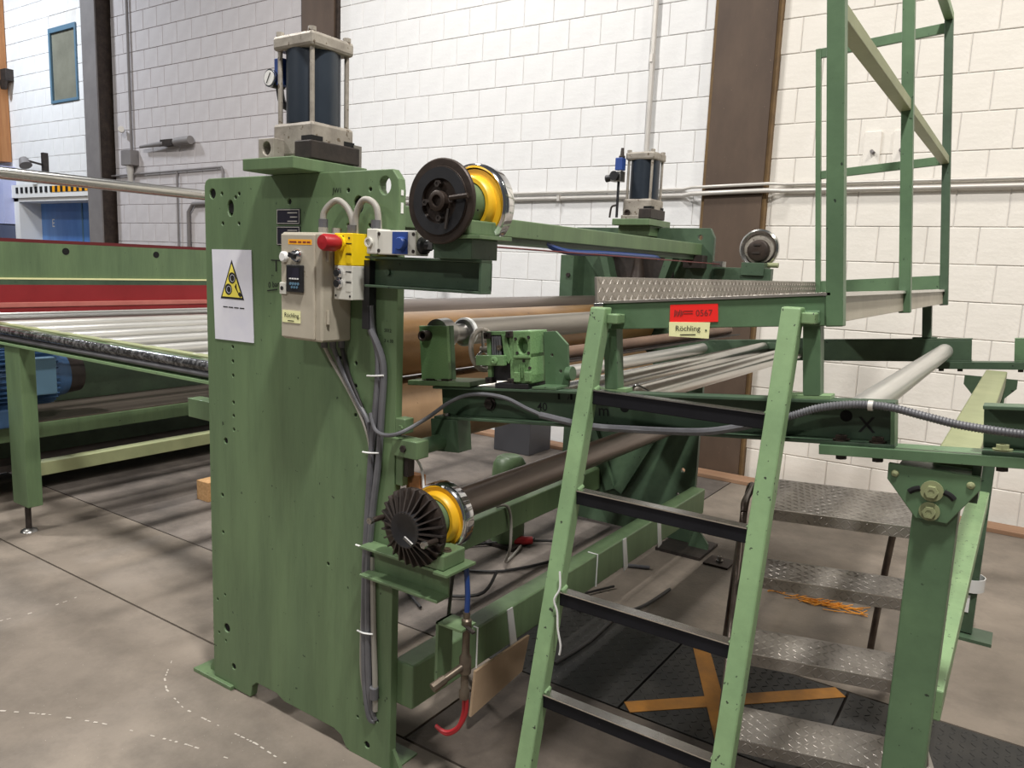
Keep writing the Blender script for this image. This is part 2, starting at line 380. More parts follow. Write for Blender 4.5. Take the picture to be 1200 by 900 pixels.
wall('wall_back_far_left', -14.4, -11.25, 'block', 'mortar', -0.53, 22, openings=((-12.52, -11.74, 3.72, 4.78), (-13.66, -11.27, -.05, 2.36)))
def column(x0, x1, m, edge, n, y0=5.985):
    c = bpy.data.objects.new('trim_%d' % n, None); C.objects.link(c); c.location = ((x0 + x1) / 2, 6.02, 0); c['kind'] = 'structure'
    B(x0, x1, y0, y0 + .02, -.02, 6.4, 'flange', m, c); B((x0 + x1) / 2 - .02, (x0 + x1) / 2 + .02, y0 + .02, 6.3, -.02, 6.4, 'web', m, c)
    B(x1 - .006, x1 + (.03 if y0 > 5.9 else .006), y0 + .02, 6.3, -.02, 6.4, 'edge_angle', edge, c); B(x0 - .03, x0 + .006, 6.005, 6.3, -.02, 6.4, 'edge_angle', edge, c)
    return c
column(-2.25, -1.80, 'column', 'column_edge', 1)
column(-6.93, -6.43, 'column', 'iron_brown', 2)
column(-11.25, -10.90, 'column_grey', 'iron_brown', 3, 5.86)
# window
wn = bpy.data.objects.new('window_1', None); C.objects.link(wn); wn.location = (-12.13, 6.06, 3.72); wn['kind'] = 'structure'
MB().box(-12.52, -12.47, 6.03, 6.1, 3.72, 4.78).box(-11.78, -11.74, 6.03, 6.1, 3.72, 4.78).box(-12.47, -11.78, 6.03, 6.1, 4.71, 4.78).box(-12.47, -11.78, 6.03, 6.1, 3.72, 3.76).build('window_frame', 'blue_frame', wn, .004)
B(-12.47, -11.78, 6.06, 6.07, 3.76, 4.71, 'pane', 'window_glass', wn)
# door in a deep white portal
dr = bpy.data.objects.new('door_1', None); C.objects.link(dr); dr.location = (-12.2, 6.1, 0); dr['kind'] = 'structure'
MB().box(-13.80, -13.64, 6.0, 6.42, 0, 2.36).box(-13.80, -11.27, 6.0, 6.42, 2.30, 2.38).build('portal', 'white', dr, .004)
lf = B(-13.64, -11.27, 6.335, 6.38, 0, 2.30, 'door_leaf', 'blue_door', dr)
B(-12.36, -12.33, 6.325, 6.335, 0, 2.30, 'door_seam', 'blue_frame', lf)
text('E', .18, (-13.30, 6.332, 1.93), (1, 0, 0), (0, 0, 1), 'white', 'door_letter', lf)
ln = B(-13.80, -11.28, 5.975, 6.0, 2.36, 2.56, 'lintel_board', 'white', dr)
for k in range(15):
    x = -13.65 + k * .156
    MB().box(x, x + .075, 5.968, 5.975, 2.43, 2.52).build('hazard_stripe', 'ink', ln)
    if x > -12.7: MB().box(x + .077, x + .153, 5.9685, 5.975, 2.43, 2.52).build('hazard_stripe', 'tag_orange', ln)
# things on the wall
def pipe(name, pts, r, label, cat='conduit', m='conduit', clips=(), sub=1, group=None):
    t = thing(name, label, cat, pts[0], group)
    MB().tube(pts, r, 10, sub).build('pipe', m, t)
    for c in clips: B(c[0] - .012, c[0] + .012, c[1] - .03, 6.05, c[2] - r * 1.4, c[2] + r * 1.4, 'clip', 'conduit', t)
    return t
pipe('wall_conduit', [(-6.4, 6.025, 2.195), (-2.45, 6.025, 2.215), (-2.35, 5.96, 2.22), (-1.75, 5.96, 2.235), (-1.65, 6.02, 2.235), (3.1, 6.02, 2.25)], .018, 'lower pale conduit running along the white block wall past the brown column', clips=[(x, 6.025, 2.205 + .01 * (x + 4.9) / 2.4) for x in (-4.3, -3.6, -2.9)])
pipe('wall_conduit', [(-6.4, 6.03, 2.25), (-2.45, 6.03, 2.265), (-2.35, 5.965, 2.27), (-1.75, 5.965, 2.285), (-1.65, 6.03, 2.285), (3.1, 6.03, 2.30)], .012, 'upper thin pale conduit running along the white block wall past the brown column')
pipe('wall_conduit', [(-2.786, 6.02, 6.2), (-2.786, 6.02, 2.28)], .022, 'vertical pale conduit dropping down the white wall behind the far cylinder', clips=[(-2.786, 6.02, 3.3)])
pipe('wall_conduit', [(-10.39, 6.02, 6.2), (-10.38, 6.02, 2.95)], .018, 'vertical conduit beside the grey steel column at left', m='column_grey')
pipe('wall_conduit', [(-10.9, 6.02, 2.62), (-8.42, 6.02, 2.655), (-8.40, 6.02, 2.60), (-8.40, 6.02, 1.2)], .014, 'thin grey conduit bent downward on the shaded wall bay', m='column_grey')
pipe('wall_conduit', [(-9.35, 6.02, 2.63), (-9.35, 6.02, 1.2)], .013, 'short thin grey drop conduit on the shaded wall bay', m='column_grey')
pipe('wall_conduit', [(-9.12, 6.02, 1.2), (-9.12, 6.02, 2.12), (-9.02, 6.02, 2.22), (-8.2, 6.02, 2.24)], .025, 'thick grey conduit elbow behind the left end of the press', m='column_grey')
t = thing('junction_box', 'small grey wall box at the foot of the vertical conduit at left', 'junction box', (-10.4, 6.02, 2.74))
B(-10.5, -10.26, 5.93, 6.05, 2.74, 2.94, 'housing', 'column_grey', t, .006); MB().cyl((-10.38, 5.99, 2.74), (-10.38, 5.99, 2.52), .05, 14, .03).build('cable_gland', 'conduit', t)
MB().cyl((-10.58, 6.0, 3.22), (-10.5, 5.95, 3.22), .04, 12).build('push_button', 'conduit', t)
t = thing('wall_actuator', 'long grey tapered actuator mounted level on the shaded wall bay', 'actuator', (-9.5, 6.0, 2.98))
MB().cyl((-10.1, 5.98, 2.97), (-9.55, 5.98, 2.985), .018, 12, .036).build('nose', 'column_grey', t); B(-9.60, -9.34, 5.95, 6.05, 2.955, 3.03, 'bracket', 'iron', t)
MB().cyl((-9.3, 5.98, 2.99), (-8.98, 5.98, 3.0), .052, 16).build('motor', 'column_grey', t)
t = thing('wall_spotlight', 'small bracket spotlight on the bright wall above the blue door', 'spotlight', (-12.9, 6.03, 2.65))
B(-12.80, -12.72, 5.98, 6.05, 2.74, 3.02, 'bracket', 'iron', t); MB().bar((-12.76, 5.98, 2.84), (-13.0, 5.86, 2.90), .03, .03).build('arm', 'iron', t); MB().cyl((-13.05, 5.84, 2.92), (-12.98, 5.84, 2.82), .06, 14, .09).build('lamp_head', 'column_grey', t)
t = thing('wall_camera', 'small dark wall lantern beside the brown timber post at far left', 'lamp', (-13.75, 6.03, 4.05))
B(-13.86, -13.68, 5.93, 6.05, 4.15, 4.33, 'housing', 'iron', t, .005); MB().cyl((-13.76, 5.93, 4.15), (-13.76, 5.93, 4.02), .07, 12, .04).build('lens', 'iron_brown', t)
tag(MB().box(-14.4, -13.88, 5.9, 6.04, 2.93, 6.2).build('timber_post', 'orange_wood'), 'brown timber panel hanging at the far left edge of the wall', 'timber panel')
t = thing('wall_panel', 'pale blue painted panel left of the blue door portal', 'panel', (-14.1, 5.9, 0)); B(-14.4, -13.80, 5.85, 6.05, 1.95, 2.85, 'sheet', mat('panel_blue', srgb(176, 184, 226), srgb(192, 198, 232), .5, scale=3), t); B(-14.4, -13.80, 5.80, 6.05, 0, 1.93, 'cabinet', mat('panel_grey', srgb(84, 92, 116), None, .5), t)
t = thing('timber_kerb', 'low reddish plank lying along the foot of the back wall', 'plank', (-2, 5.9, 0))
MB().box(-7.5, 1.6, 5.80, 5.97, .0, .03).build('plank', 'timber', t, .003)
tag(MB().box(-3.79, -3.42, 5.42, 5.77, 0, .30).box(-3.80, -3.41, 5.41, 5.78, .30, .33).build('storage_bin', 'grey_bin', None, .006), 'dark grey box on the floor by the back wall under the channel beam', 'box')

for x0, x1, lb in ((-1.13, -1.02, 'left of two white painted plates on the block wall behind the railing'), (-.94, -.84, 'right of two white painted plates on the block wall behind the railing')):
    t = thing('mounting_plate', lb, 'wall plate', ((x0 + x1) / 2, 6.045, 2.40)); B(x0, x1, 6.035, 6.049, 2.40, 2.63, 'plate', 'block_cream', t, .002); MB().cyl(((x0 + x1) / 2, 6.035, 2.50), ((x0 + x1) / 2 + .02, 6.01, 2.48), .012, 8).build('hook', 'column_grey', t)
# ================================================================== THE PRESS
PR = thing('roll_press', 'green two-roll press with tall side plates, air cylinders and tan rolls', 'machine', (-1.97, 2.96, 0))
def side_plate(y0, y1, near):
    out = [(-2.42, .016), (-2.33, .016), (-2.29, .004), (-2.205, .004), (-2.195, .05), (-2.17, .072), (-2.06, .072), (-2.02, .055), (-1.77, .052), (-1.735, .04), (-1.712, .004), (-1.518, .004), (-1.518, 1.80), (-1.522, 1.83), (-1.545, 1.858), (-2.395, 1.855), (-2.412, 1.848), (-2.42, 1.83)]
    holes = [(-2.375, 1.804, .017), (-2.278, 1.755, .017, .027), (-1.573, 1.813, .023, .026), (-1.677, 1.76, .02, .026), (-1.981, 1.773, .009)]
    holes += [(x, z, .0062) for x, z in ((-2.323, 1.803), (-2.231, 1.801), (-2.321, 1.704), (-2.234, 1.704), (-1.72, 1.802), (-1.63, 1.803), (-1.72, 1.70), (-1.63, 1.70), (-2.25, 1.79))]
    holes += [(-2.278, z, .006) for z in (1.285, 1.235, 1.185, 1.09, 1.042, .993)] + [(-2.325, .945, .011), (-2.35, .74, .007), (-2.35, .60, .006), (-2.345, .36, .005), (-2.39, .33, .005), (-2.385, .20, .005), (-2.345, .18, .005)]
    holes += [(-2.337, .232, .017), (-2.30, .091, .012), (-1.617, .053, .012), (-1.63, .19, .006), (-1.572, .155, .005), (-1.572, .235, .005), (-1.66, .135, .005), (-1.572, .73, .006), (-1.80, .62, .006)]
    if near: holes += [(-1.682, z, .006) for z in (1.29, 1.22, 1.13)] + [(-1.75, 1.30, .006)]
    pl = MB().plate(out, y0, y1, holes).build('side_plate', 'green', PR, .0025)
    for h in holes:
        if abs(h[0] + 1.573) > .001 or h[2] < .02: MB().lathe((h[0], y0 + .010, h[1]), (0, -1, 0), [(0, h[2] * .97), (.004, h[2] * .97)], 12).build('bore_shade', 'hole', pl)  # black disc paints the shade inside each hole
    return pl
sp = side_plate(1.66, 1.69, True)
B(-2.41, -1.605, 1.6905, 1.70, .14, 1.845, 'added_hole_backing', 'hole', PR)  # added dark sheet that makes the side plate's holes look black
B(-2.53, -2.30, 1.645, 1.86, 0, .015, 'foot_plate', 'green', sp, .002); B(-1.70, -1.505, 1.66, 1.78, 0, .006, 'foot_plate', 'green', sp, .001)
MB().plate([(-2.47, .015), (-2.42, .015), (-2.42, .075), (-2.45, .06), (-2.47, .03)], 1.68, 1.70).build('gusset', 'green', sp)
MB().plate([(-1.518, .006), (-1.48, .006), (-1.518, .07)], 1.672, 1.685).build('gusset', 'green', sp)
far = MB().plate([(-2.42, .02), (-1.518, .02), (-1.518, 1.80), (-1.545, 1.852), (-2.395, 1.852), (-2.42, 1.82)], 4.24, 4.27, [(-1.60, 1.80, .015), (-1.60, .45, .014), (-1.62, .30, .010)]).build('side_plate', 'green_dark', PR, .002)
B(-1.66, -1.39, 4.05, 4.35, 0, .018, 'foot_plate', 'iron', far); MB().plate([(-1.518, .018), (-1.40, .018), (-1.40, .05), (-1.518, .2)], 4.20, 4.215).build('gusset', 'green_dark', far)
MB().box(-1.36, -1.22, 4.02, 4.16, 0, .012).build('anchor_plate', 'iron_brown', far); hexbolt(MB(), (-1.29, 4.09, .012), (0, 0, 1), .014, .03, .02).build('anchor_bolt', 'steel', far)
# stiffening frame and screw over the far plate's painted-in recess
B(-2.42, -2.33, 4.10, 4.24, 1.2, 1.68, 'guide_rail', 'green_dark', far, .002)
for z in (1.36, 1.56): hexbolt(MB(), (-2.36, 4.10, z), (0, -1, 0), .014, .012).build('bolt', 'iron', far)
MB().plate([(-2.20, 1.75), (-2.08, 1.40), (-2.05, 1.40), (-2.15, 1.75)], 4.14, 4.24).build('guide_cheek', 'green_dark', far); MB().plate([(-1.74, 1.75), (-1.84, 1.40), (-1.81, 1.40), (-1.69, 1.75)], 4.14, 4.24).build('guide_cheek', 'green_dark', far)
B(-2.16, -1.74, 4.225, 4.239, 1.38, 1.78, 'recess_shade', 'iron', far)  # flat dark sheet stands in for the shade of a recess
MB().lathe((-1.945, 4.19, 1.36), (0, 0, 1), [(0, .085), (.10, .075), (.22, .04), (.30, .026), (.52, .026)], 20).build('spindle', 'iron_brown', far)
# lower diagonal ribs on the far plate
for q in ((-2.35, .95, -2.05, .25), (-1.62, .95, -2.0, .25)):
    MB().bar((q[0], 4.225, q[1]), (q[2], 4.225, q[3]), .03, .06).build('rib', 'green_dark', far)

def cylinder(ys, hero):
    f = (lambda y: y) if hero else (lambda y: 5.93 - y)
    def bx(x0, x1, y0, y1, z0, z1, n, m, p, bv=0.0):
        a, b = sorted((f(y0), f(y1))); return B(x0, x1, a, b, z0, z1, n, m, p, bv)
    br = bx(-2.073, -1.841, 1.556, 1.86, 1.857, 1.893, 'cylinder_bracket', 'green', PR, .003)
    if not hero: bx(-2.06, -1.86, 1.62, 1.80, 1.80, 1.857, 'cylinder_neck', 'green', PR, .002)
    cx, cy = -1.945, f(1.7275); d = .0825
    cy_ = bx(-2.034, -1.856, 1.641, 1.814, 1.905, 2.008, 'air_cylinder', 'alu_cast', PR, .010)
    bx(-2.034, -1.856, 1.641, 1.814, 2.224, 2.268, 'end_cap', 'alu_cast', cy_, .010)
    MB().lathe((cx, cy, 2.008), (0, 0, 1), [(0, .083), (.218, .083)], 40).build('barrel', 'barrel', cy_)
    for sx in (-1, 1):
        for sy in (-1, 1):
            px, py = cx + sx * .072, cy + sy * .070
            MB().cyl((px, py, 2.0), (px, py, 2.23), .0075, 10).build('tie_rod', 'alu_cast', cy_)
            hexbolt(MB(), (px, py, 2.268), (0, 0, 1), .013, .012).build('tie_rod_nut', 'alu_cast', cy_)
    bx(-1.922, -1.847, 1.630, 1.832, 1.896, 1.951, 'clamp_bar', 'iron', cy_, .004)
    bx(-2.036, -1.858, 1.70, 1.825, 1.893, 1.915, 'cylinder_foot', 'alu_cast', cy_, .003)
    # nuts under the lower cap, seen at the near corner
    for px, py in ((-1.877, 1.6615), (-1.877, 1.7935)):
        B(px - .024, px + .0225, min(f(py - .022), f(py + .022)), max(f(py - .022), f(py + .022)), 1.953, 1.966, 'nut_slot', 'hole', cy_)
    if hero:
        pb = MB().plate([(-2.052, 1.897), (-1.982, 1.897), (-1.982, 1.958), (-2.052, 1.958)], 1.60, 1.65, [(-2.014, 1.928, .019, .021)]).build('port_block', 'alu_cast', cy_, .002)
        B(-2.05, -1.984, 1.630, 1.649, 1.90, 1.955, 'port_bore', 'hole', cy_)
        MB().cyl((-2.06, 1.70, 2.15), (-2.06, 1.655, 2.15), .027, 24).build('gauge_case', 'black', cy_)
        MB().lathe((-2.06, 1.655, 2.15), (0, -1, 0), [(0, .027), (.005, .027), (.006, .023)], 24).build('gauge_bezel', 'chrome', cy_)
        MB().lathe((-2.06, 1.6485, 2.15), (0, -1, 0), [(0, .0225), (.001, .0225)], 24).build('gauge_dial', 'white', cy_)
        MB().bar((-2.07, 1.6465, 2.135), (-2.052, 1.6465, 2.165), .003, .001, up=(0, -1, 0)).build('gauge_needle', 'ink', cy_)
        MB().tube([(-2.06, 1.69, 2.125), (-2.055, 1.70, 2.08), (-2.02, 1.72, 2.07), (-2.0, 1.73, 2.12)], .012, 8).build('gauge_hose', 'black', cy_)
        B(-2.050, -2.018, 1.66, 1.70, 2.13, 2.21, 'valve', 'blue', cy_, .003)
        B(-1.866, -1.852, 1.81, 1.845, 1.893, 1.96, 'end_stop', 'steel', cy_)
    else:
        B(-2.08, -2.035, 4.08, 4.13, 2.165, 2.235, 'valve_body', 'blue', cy_, .004); MB().lathe((-2.05, 4.105, 2.235), (0, 0, 1), [(0, .018), (.01, .018), (.015, .012), (.055, .008)], 12).build('silencer', 'iron', cy_)
        B(-2.095, -2.03, 4.06, 4.12, 2.10, 2.16, 'regulator', 'steel', cy_, .004); MB().cyl((-2.062, 4.06, 2.13), (-2.062, 4.035, 2.13), .026, 20).build('regulator_knob', 'black', cy_); MB().cyl((-2.095, 4.09, 2.125), (-2.135, 4.09, 2.12), .018, 14, .021).build('regulator_cap', 'black', cy_)
        MB().tube([(-2.055, 4.09, 2.10), (-2.055, 4.09, 2.0), (-2.055, 4.09, 1.90)], .008, 8).build('air_hose', 'black', cy_); MB().tube([(-2.055, 4.09, 1.97), (-2.09, 4.09, 1.96), (-2.10, 4.09, 1.90)], .006, 8).build('air_hose', 'iron', cy_)
        B(-2.02, -1.97, 4.285, 4.31, 1.9, 1.96, 'port_block', 'steel', cy_); MB().lathe((-2.0, 4.114, 1.93), (0, -1, 0), [(0, .018), (.006, .018), (.006, .011), (-.01, .011)], 16).build('port', 'iron_brown', cy_)
cylinder(1.66, True); cylinder(4.24, False)
# rolls and ties
def roll(x, z, r, y0, y1, name, m, parent, j=None, seg=48, caps=True):
    o = MB().lathe((x, y0, z), (0, 1, 0), [(0, r * .9), (.004, r), (y1 - y0 - .004, r), (y1 - y0, r * .9)], seg).build(name, m, parent)
    if j: MB().cyl((x, y0 - j[0], z), (x, y1 + j[0], z), j[1], 20).build('journal', 'steel', o)
    return o
roll(-1.94, 1.295, .119, 1.76, 4.20, 'press_roll', 'roll_tan', PR, (.05, .05))
roll(-2.24, 1.335, .107, 1.76, 4.20, 'guide_roll', 'shaft_dark', PR, (.05, .04))
roll(-1.95, 1.025, .14, 1.76, 4.20, 'press_roll', 'roll_brown', PR, (.05, .05))
tb = B(-1.66, -1.585, 1.69, 4.24, 1.70, 1.765, 'tie_beam', 'green', PR, .004); B(-1.65, -1.60, 1.69, 4.24, 1.675, 1.70, 'tie_beam_lip', 'green_dark', tb)
MB().tube([(-1.61, 2.6, 1.69), (-1.59, 2.75, 1.665), (-1.595, 3.1, 1.67), (-1.60, 3.6, 1.672), (-1.63, 3.75, 1.668)], .012, 8).build('blue_air_hose', 'hose_blue', tb)
B(-1.66, -1.55, 4.16, 4.24, 1.63, 1.70, 'tie_beam_seat', 'iron', tb)
B(-1.535, -1.455, 1.69, 4.24, .22, .366, 'lower_cross_beam', 'green', PR, .006)
B(-2.21, -2.13, 1.70, 4.24, .235, .37, 'lower_cross_beam', 'green', PR, .006)
dk = roll(-1.60, .76, .056, 1.905, 4.20, 'lower_roller', 'shaft_dark', PR, (.07, .022))
MB().ring((-1.60, 1.90, .76), (0, 1, 0), [(0, .046), (0, .058), (.02, .058), (.02, .046)]).build('roller_collar', 'roll_grey', dk); MB().cyl((-1.60, 1.80, .76), (-1.60, 1.86, .76), .036, 20).build('bearing', 'iron', dk)
# signal wire across
MB().tube([(-1.38, 1.70, 1.655), (-1.40, 2.9, 1.655), (-1.46, 4.2, 1.655)], .003, 6, 1).build('trip_wire', 'red_dark', PR)
MB().box(-1.50, -1.44, 4.18, 4.24, 1.64, 1.67).build('wire_bracket', 'steel', PR)
# clamp block and hinge shaft
cb = B(-1.518, -1.42, 1.645, 1.70, 1.035, 1.088, 'clamp_block', 'green', PR, .003); hexbolt(MB(), (-1.47, 1.645, 1.062), (0, -1, 0), .011, .006).build('bolt', 'iron', cb)
B(-1.518, -1.48, 1.66, 1.70, 1.10, 1.145, 'stop_block', 'green', PR, .003); hexbolt(MB(), (-1.495, 1.66, 1.118), (0, -1, 0), .009, .006).build('bolt', 'green', cb)
B(-1.518, -1.49, 1.665, 1.69, .94, 1.035, 'stop_rail', 'green', PR, .002); B(-1.49, -1.475, 1.67, 1.70, .97, 1.035, 'stop_screw', 'iron', PR)
MB().tube([(-1.475, 1.70, 1.03), (-1.455, 1.71, .99), (-1.445, 1.71, .93)], .004, 6).build('white_lead', 'white', PR)
MB().box(-1.505, -1.455, 1.70, 1.73, .915, .97).build('tape_wrap', 'cardboard', PR)
MB().cyl((-1.455, 1.70, 1.06), (-1.455, 1.80, 1.06), .024, 20).build('hinge_shaft', 'green_b', PR)
MB().plate([(-1.515, .90), (-1.36, .95), (-1.352, .945), (-1.352, .895), (-1.515, .84)], 1.72, 1.726).build('lower_bracket_plate', 'green_dark', PR, .001)
# cantilever channels and chucks
def channel_x(x0, x1, y0, y1, z0, z1, t_, name, m, parent, tf=None, open_front=True, bevel=.0015):
    mb = MB(tf); mb.box(x0, x1, y0, y1, z0, z0 + t_); mb.box(x0, x1, y0, y1, z1 - t_, z1)
    if open_front: mb.box(x0, x1, y1 - t_ * .8, y1, z0 + t_, z1 - t_)
    else: mb.box(x0, x1, y0, y0 + t_ * .8, z0 + t_, z1 - t_)
    return mb.build(name, m, parent, bevel)
def chuck(x, z, y, k, parent, drum, flip=1, r1=.108, r2=.113):
    # k names the front disc kind
    d = (0, flip, 0); P = lambda t: (x, y + flip * t, z)
    c = MB().lathe(P(.03), d, [(0, .046), (.02, .056), (.145, .060)], 32).build('chuck_body', 'green', parent)
    for q in range(3): MB().box(x + .035, x + .0575, y + .10 + .012 * q - .003, y + .10 + .012 * q, z - .03 + .012 * q, z - .026 + .012 * q).build('body_label_line', 'ink', c) if q else None
    MB().ring(P(-.025), d, [(.160, .062), (.160, .072), (.166, .078), (.184, .080), (.186, .096), (.215, .097), (.215, .062)], 48).build('brake_ring', 'yellow_cast', c)
    MB().ring(P(.180), d, [(-.022, r2 - .013), (-.026, r2 - .008), (-.020, r2 - .002), (-.008, r2), (.016, r2), (.024, r2 - .008), (.024, r2 - .03), (.012, r2 - .03), (.0, r2 - .015)], 56).build('hand_rim', 'chrome', c)
    if k == 'disc':
        f_ = MB().lathe(P(.035), (0, -flip, 0), [(0, r1 - .003), (.002, r1), (.009, r1), (.012, r1 - .003), (.012, .088), (.015, .087), (.015, .056), (.006, .054), (.006, 0)], 56).build('front_disc', 'iron_brown', c)
        MB().ring(P(.0195), (0, -flip, 0), [(-.004, .0855), (.0015, .0845), (.0015, .057), (-.004, .0555)], 56).build('friction_face', 'black', f_)
        MB().lathe(P(.036), (0, -flip, 0), [(0, .026), (.026, .026), (.028, .023), (.028, .015), (.018, .013), (.018, 0)], 24).build('hub_nut', 'iron_brown', f_)
        for a in range(4):
            an = PI / 2 * a + .08; hexbolt(MB(), (x + .043 * math.cos(an), y + flip * .031, z + .043 * math.sin(an)), (0, -flip, 0), .009, .018).build('bolt', 'iron', f_)
        MB().cyl((x + .045, y + .008, z + .006), (x + .098, y + .012, z + .012), .0065, 10).build('lock_pin', 'iron_brown', f_)
        MB().bar((x + .038, y + .012, z - .02), (x + .03, y + .012, z - .07), .006, .006).build('lock_bar', 'iron', f_)
    if k == 'fan':
        f_ = MB().lathe(P(.06), (0, -flip, 0), [(0, r1), (.014, r1), (.018, r1 - .006), (.022, .06), (.03, 0)], 48).build('front_disc', 'iron_brown', c)
        MB().lathe(P(.045), (0, -flip, 0), [(0, .056), (.036, .052), (.036, .046), (.026, .03), (.026, 0)], 32).build('hub', 'black', f_)
        for a in range(26):
            an = 2 * PI * a / 26; e = Vector((math.cos(an), 0, math.sin(an))); s_ = Vector((-math.sin(an), 0, math.cos(an)))
            o_ = Vector(P(0)); fy = Vector((0, flip, 0)); v = []
            for rr, t0 in ((.048, .008), (r1 + .002, .034)):
                for tt in (t0, .052):
                    for ss in (-.0022, .0022): v.append(o_ + e * rr + fy * tt + s_ * ss)
            MB().add(v, [(0, 1, 3, 2), (4, 6, 7, 5), (0, 4, 5, 1), (2, 3, 7, 6), (0, 2, 6, 4), (1, 5, 7, 3)]).build('cooling_fin', 'iron', f_)
        for sx, zz in ((-1, .012), (1, -.012)):
            b = MB().cyl((x + sx * .10, y + .03, z + zz), (x + sx * .10 - .004, y - .02, z + zz), .008, 10).build('stud', 'iron_brown', f_); hexbolt(MB(), (x + sx * .10 - .004, y - .012, z + zz), (0, -1, 0), .010, .012).build('nut', 'steel', f_)
        MB().cyl((x + .05, y - .012, z + .005 - .03), (x + .02, y - .012, z - .01), .005, 8).build('lock_pin', 'steel', f_)
    return c
# upper
uc = channel_x(-1.60, -1.185, 1.61, 1.658, 1.524, 1.612, .007, 'cantilever_channel', 'green_dark', PR)
B(-1.192, -1.185, 1.61, 1.658, 1.531, 1.605, 'end_plate', 'green_dark', uc); hexbolt(MB(), (-1.545, 1.652, 1.568), (0, -1, 0), .009, .007).build('bolt', 'green_dark', uc)
pd = B(-1.325, -1.20, 1.585, 1.70, 1.612, 1.664, 'chuck_pedestal', 'green_dark', PR, .002); B(-1.345, -1.165, 1.57, 1.715, 1.664, 1.674, 'pedestal_top', 'green', pd, .001)
B(-1.345, -1.205, 1.575, 1.70, 1.674, 1.712, 'bearing_base', 'green', pd, .004)
chuck(-1.285, 1.756, 1.535, 'disc', PR, None)
# lower
lc = channel_x(-1.60, -1.295, 1.60, 1.658, .650, .748, .008, 'cantilever_channel', 'green', PR); B(-1.30, -1.25, 1.585, 1.72, .742, .750, 'shelf', 'green', lc, .001)
lb = B(-1.345, -1.275, 1.60, 1.70, .75, .795, 'bearing_base', 'green', PR, .004); hexbolt(MB(), (-1.295, 1.64, .795), (0, 0, 1), .011, .008, .014).build('bolt', 'brass', lb)
chuck(-1.385, .857, 1.55, 'fan', PR, None, r1=.112, r2=.104)
# far upper chuck
B(-1.52, -1.20, 4.27, 4.32, 1.55, 1.64, 'cantilever_channel', 'green_dark', PR, .002); fp = B(-1.36, -1.235, 4.255, 4.38, 1.60, 1.67, 'chuck_pedestal', 'green_dark', PR, .002); MB().cyl((-1.24, 4.33, 1.66), (-1.18, 4.33, 1.66), .014, 10).build('pedestal_pin', 'green_pale', fp)
fc = MB().ring((-1.30, 4.36, 1.748), (0, 1, 0), [(-.02, .098), (-.01, .108), (.012, .108), (.02, .10), (.02, .08), (-.005, .082)], 48).build('hand_rim', 'alu', PR)
MB().lathe((-1.30, 4.375, 1.748), (0, -1, 0), [(0, .088), (.01, .085), (.014, .066), (.02, .066)], 40).build('rim_face', 'alu_cast', fc)
MB().lathe((-1.30, 4.36, 1.738), (0, -1, 0), [(0, .062), (.03, .058), (.034, .05), (.03, 0)], 32).build('chuck_hub', 'iron_brown', fc)
for z in (1.77, 1.725): B(-1.325, -1.285, 4.322, 4.33, z - .005, z + .004, 'jaw', 'iron', fc)
# control boxes on the near side plate
cx = B(-1.875, -1.703, 1.543, 1.66, 1.357, 1.673, 'control_box', 'box_beige', PR, .006)
B(-1.872, -1.728, 1.536, 1.545, 1.362, 1.668, 'box_lid', 'box_beige', cx, .004)
B(-1.838, -1.737, 1.5355, 1.5365, 1.637, 1.652, 'orange_label', 'tag_orange', cx)
for i, x in enumerate((-1.832, -1.795, -1.775, -1.757)): B(x, x + .014 if i else x + .03, 1.5350, 1.5356, 1.642, 1.6465, 'label_line', 'ink_soft', cx)
MB().lathe((-1.853, 1.536, 1.600), (0, -1, 0), [(0, .016), (.008, .016), (.012, .012)], 20).build('push_button', 'white', cx)
kb = MB().lathe((-1.797, 1.536, 1.605), (0, -1, 0), [(0, .020), (.006, .020), (.012, .016), (.016, .014)], 24).build('selector_switch', 'chrome', cx); MB().bar((-1.811, 1.516, 1.608), (-1.788, 1.516, 1.602), .013, .010, up=(0, -1, 0)).build('selector_knob', 'black', kb)
dp = B(-1.838, -1.768, 1.526, 1.536, 1.498, 1.578, 'display_unit', 'black', cx, .003)
B(-1.828, -1.780, 1.525, 1.5262, 1.540, 1.570, 'screen', 'nameplate', dp); 
for i in range(4): MB().box(-1.822 + i * .011, -1.814 + i * .011, 1.5243, 1.5252, 1.536, 1.540).build('digit', 'white', dp); MB().lathe((-1.817 + i * .011, 1.526, 1.523), (0, -1, 0), [(0, .0045), (.0015, .0045)], 10).build('key', 'blue_frame', dp)
for i in range(3): MB().lathe((-1.811 + i * .011, 1.526, 1.513), (0, -1, 0), [(0, .004), (.0015, .004)], 10).build('key', 'blue_frame', dp)
lk = B(-1.872, -1.842, 1.530, 1.537, 1.490, 1.525, 'lock_block', 'box_white', cx, .002); MB().lathe((-1.860, 1.530, 1.508), (0, -1, 0), [(0, .006), (.002, .006)], 12).build('keyhole', 'ink', lk)
st = B(-1.865, -1.786, 1.5345, 1.5365, 1.407, 1.443, 'name_sticker', 'tag_cream', cx)
text('Röchling', .0185, (-1.855, 1.5335, 1.423), (1, 0, 0), (0, 0, 1), 'ink', 'sticker_text', st); B(-1.793, -1.790, 1.5335, 1.534, 1.421, 1.424, 'sticker_dot', 'ink', st); B(-1.84, -1.812, 1.5335, 1.534, 1.412, 1.414, 'sticker_line', 'ink', st)
for z in (1.61, 1.43): MB().cyl((-1.70, 1.565, z - .02), (-1.70, 1.565, z + .02), .006, 10).build('hinge', 'box_beige', cx)
for y in (1.60, 1.62, 1.64): MB().cyl((-1.755 + (y - 1.6) * .8, y, 1.357), (-1.755 + (y - 1.6) * .8, y, 1.335), .010, 8).build('cable_gland', 'cable', cx)
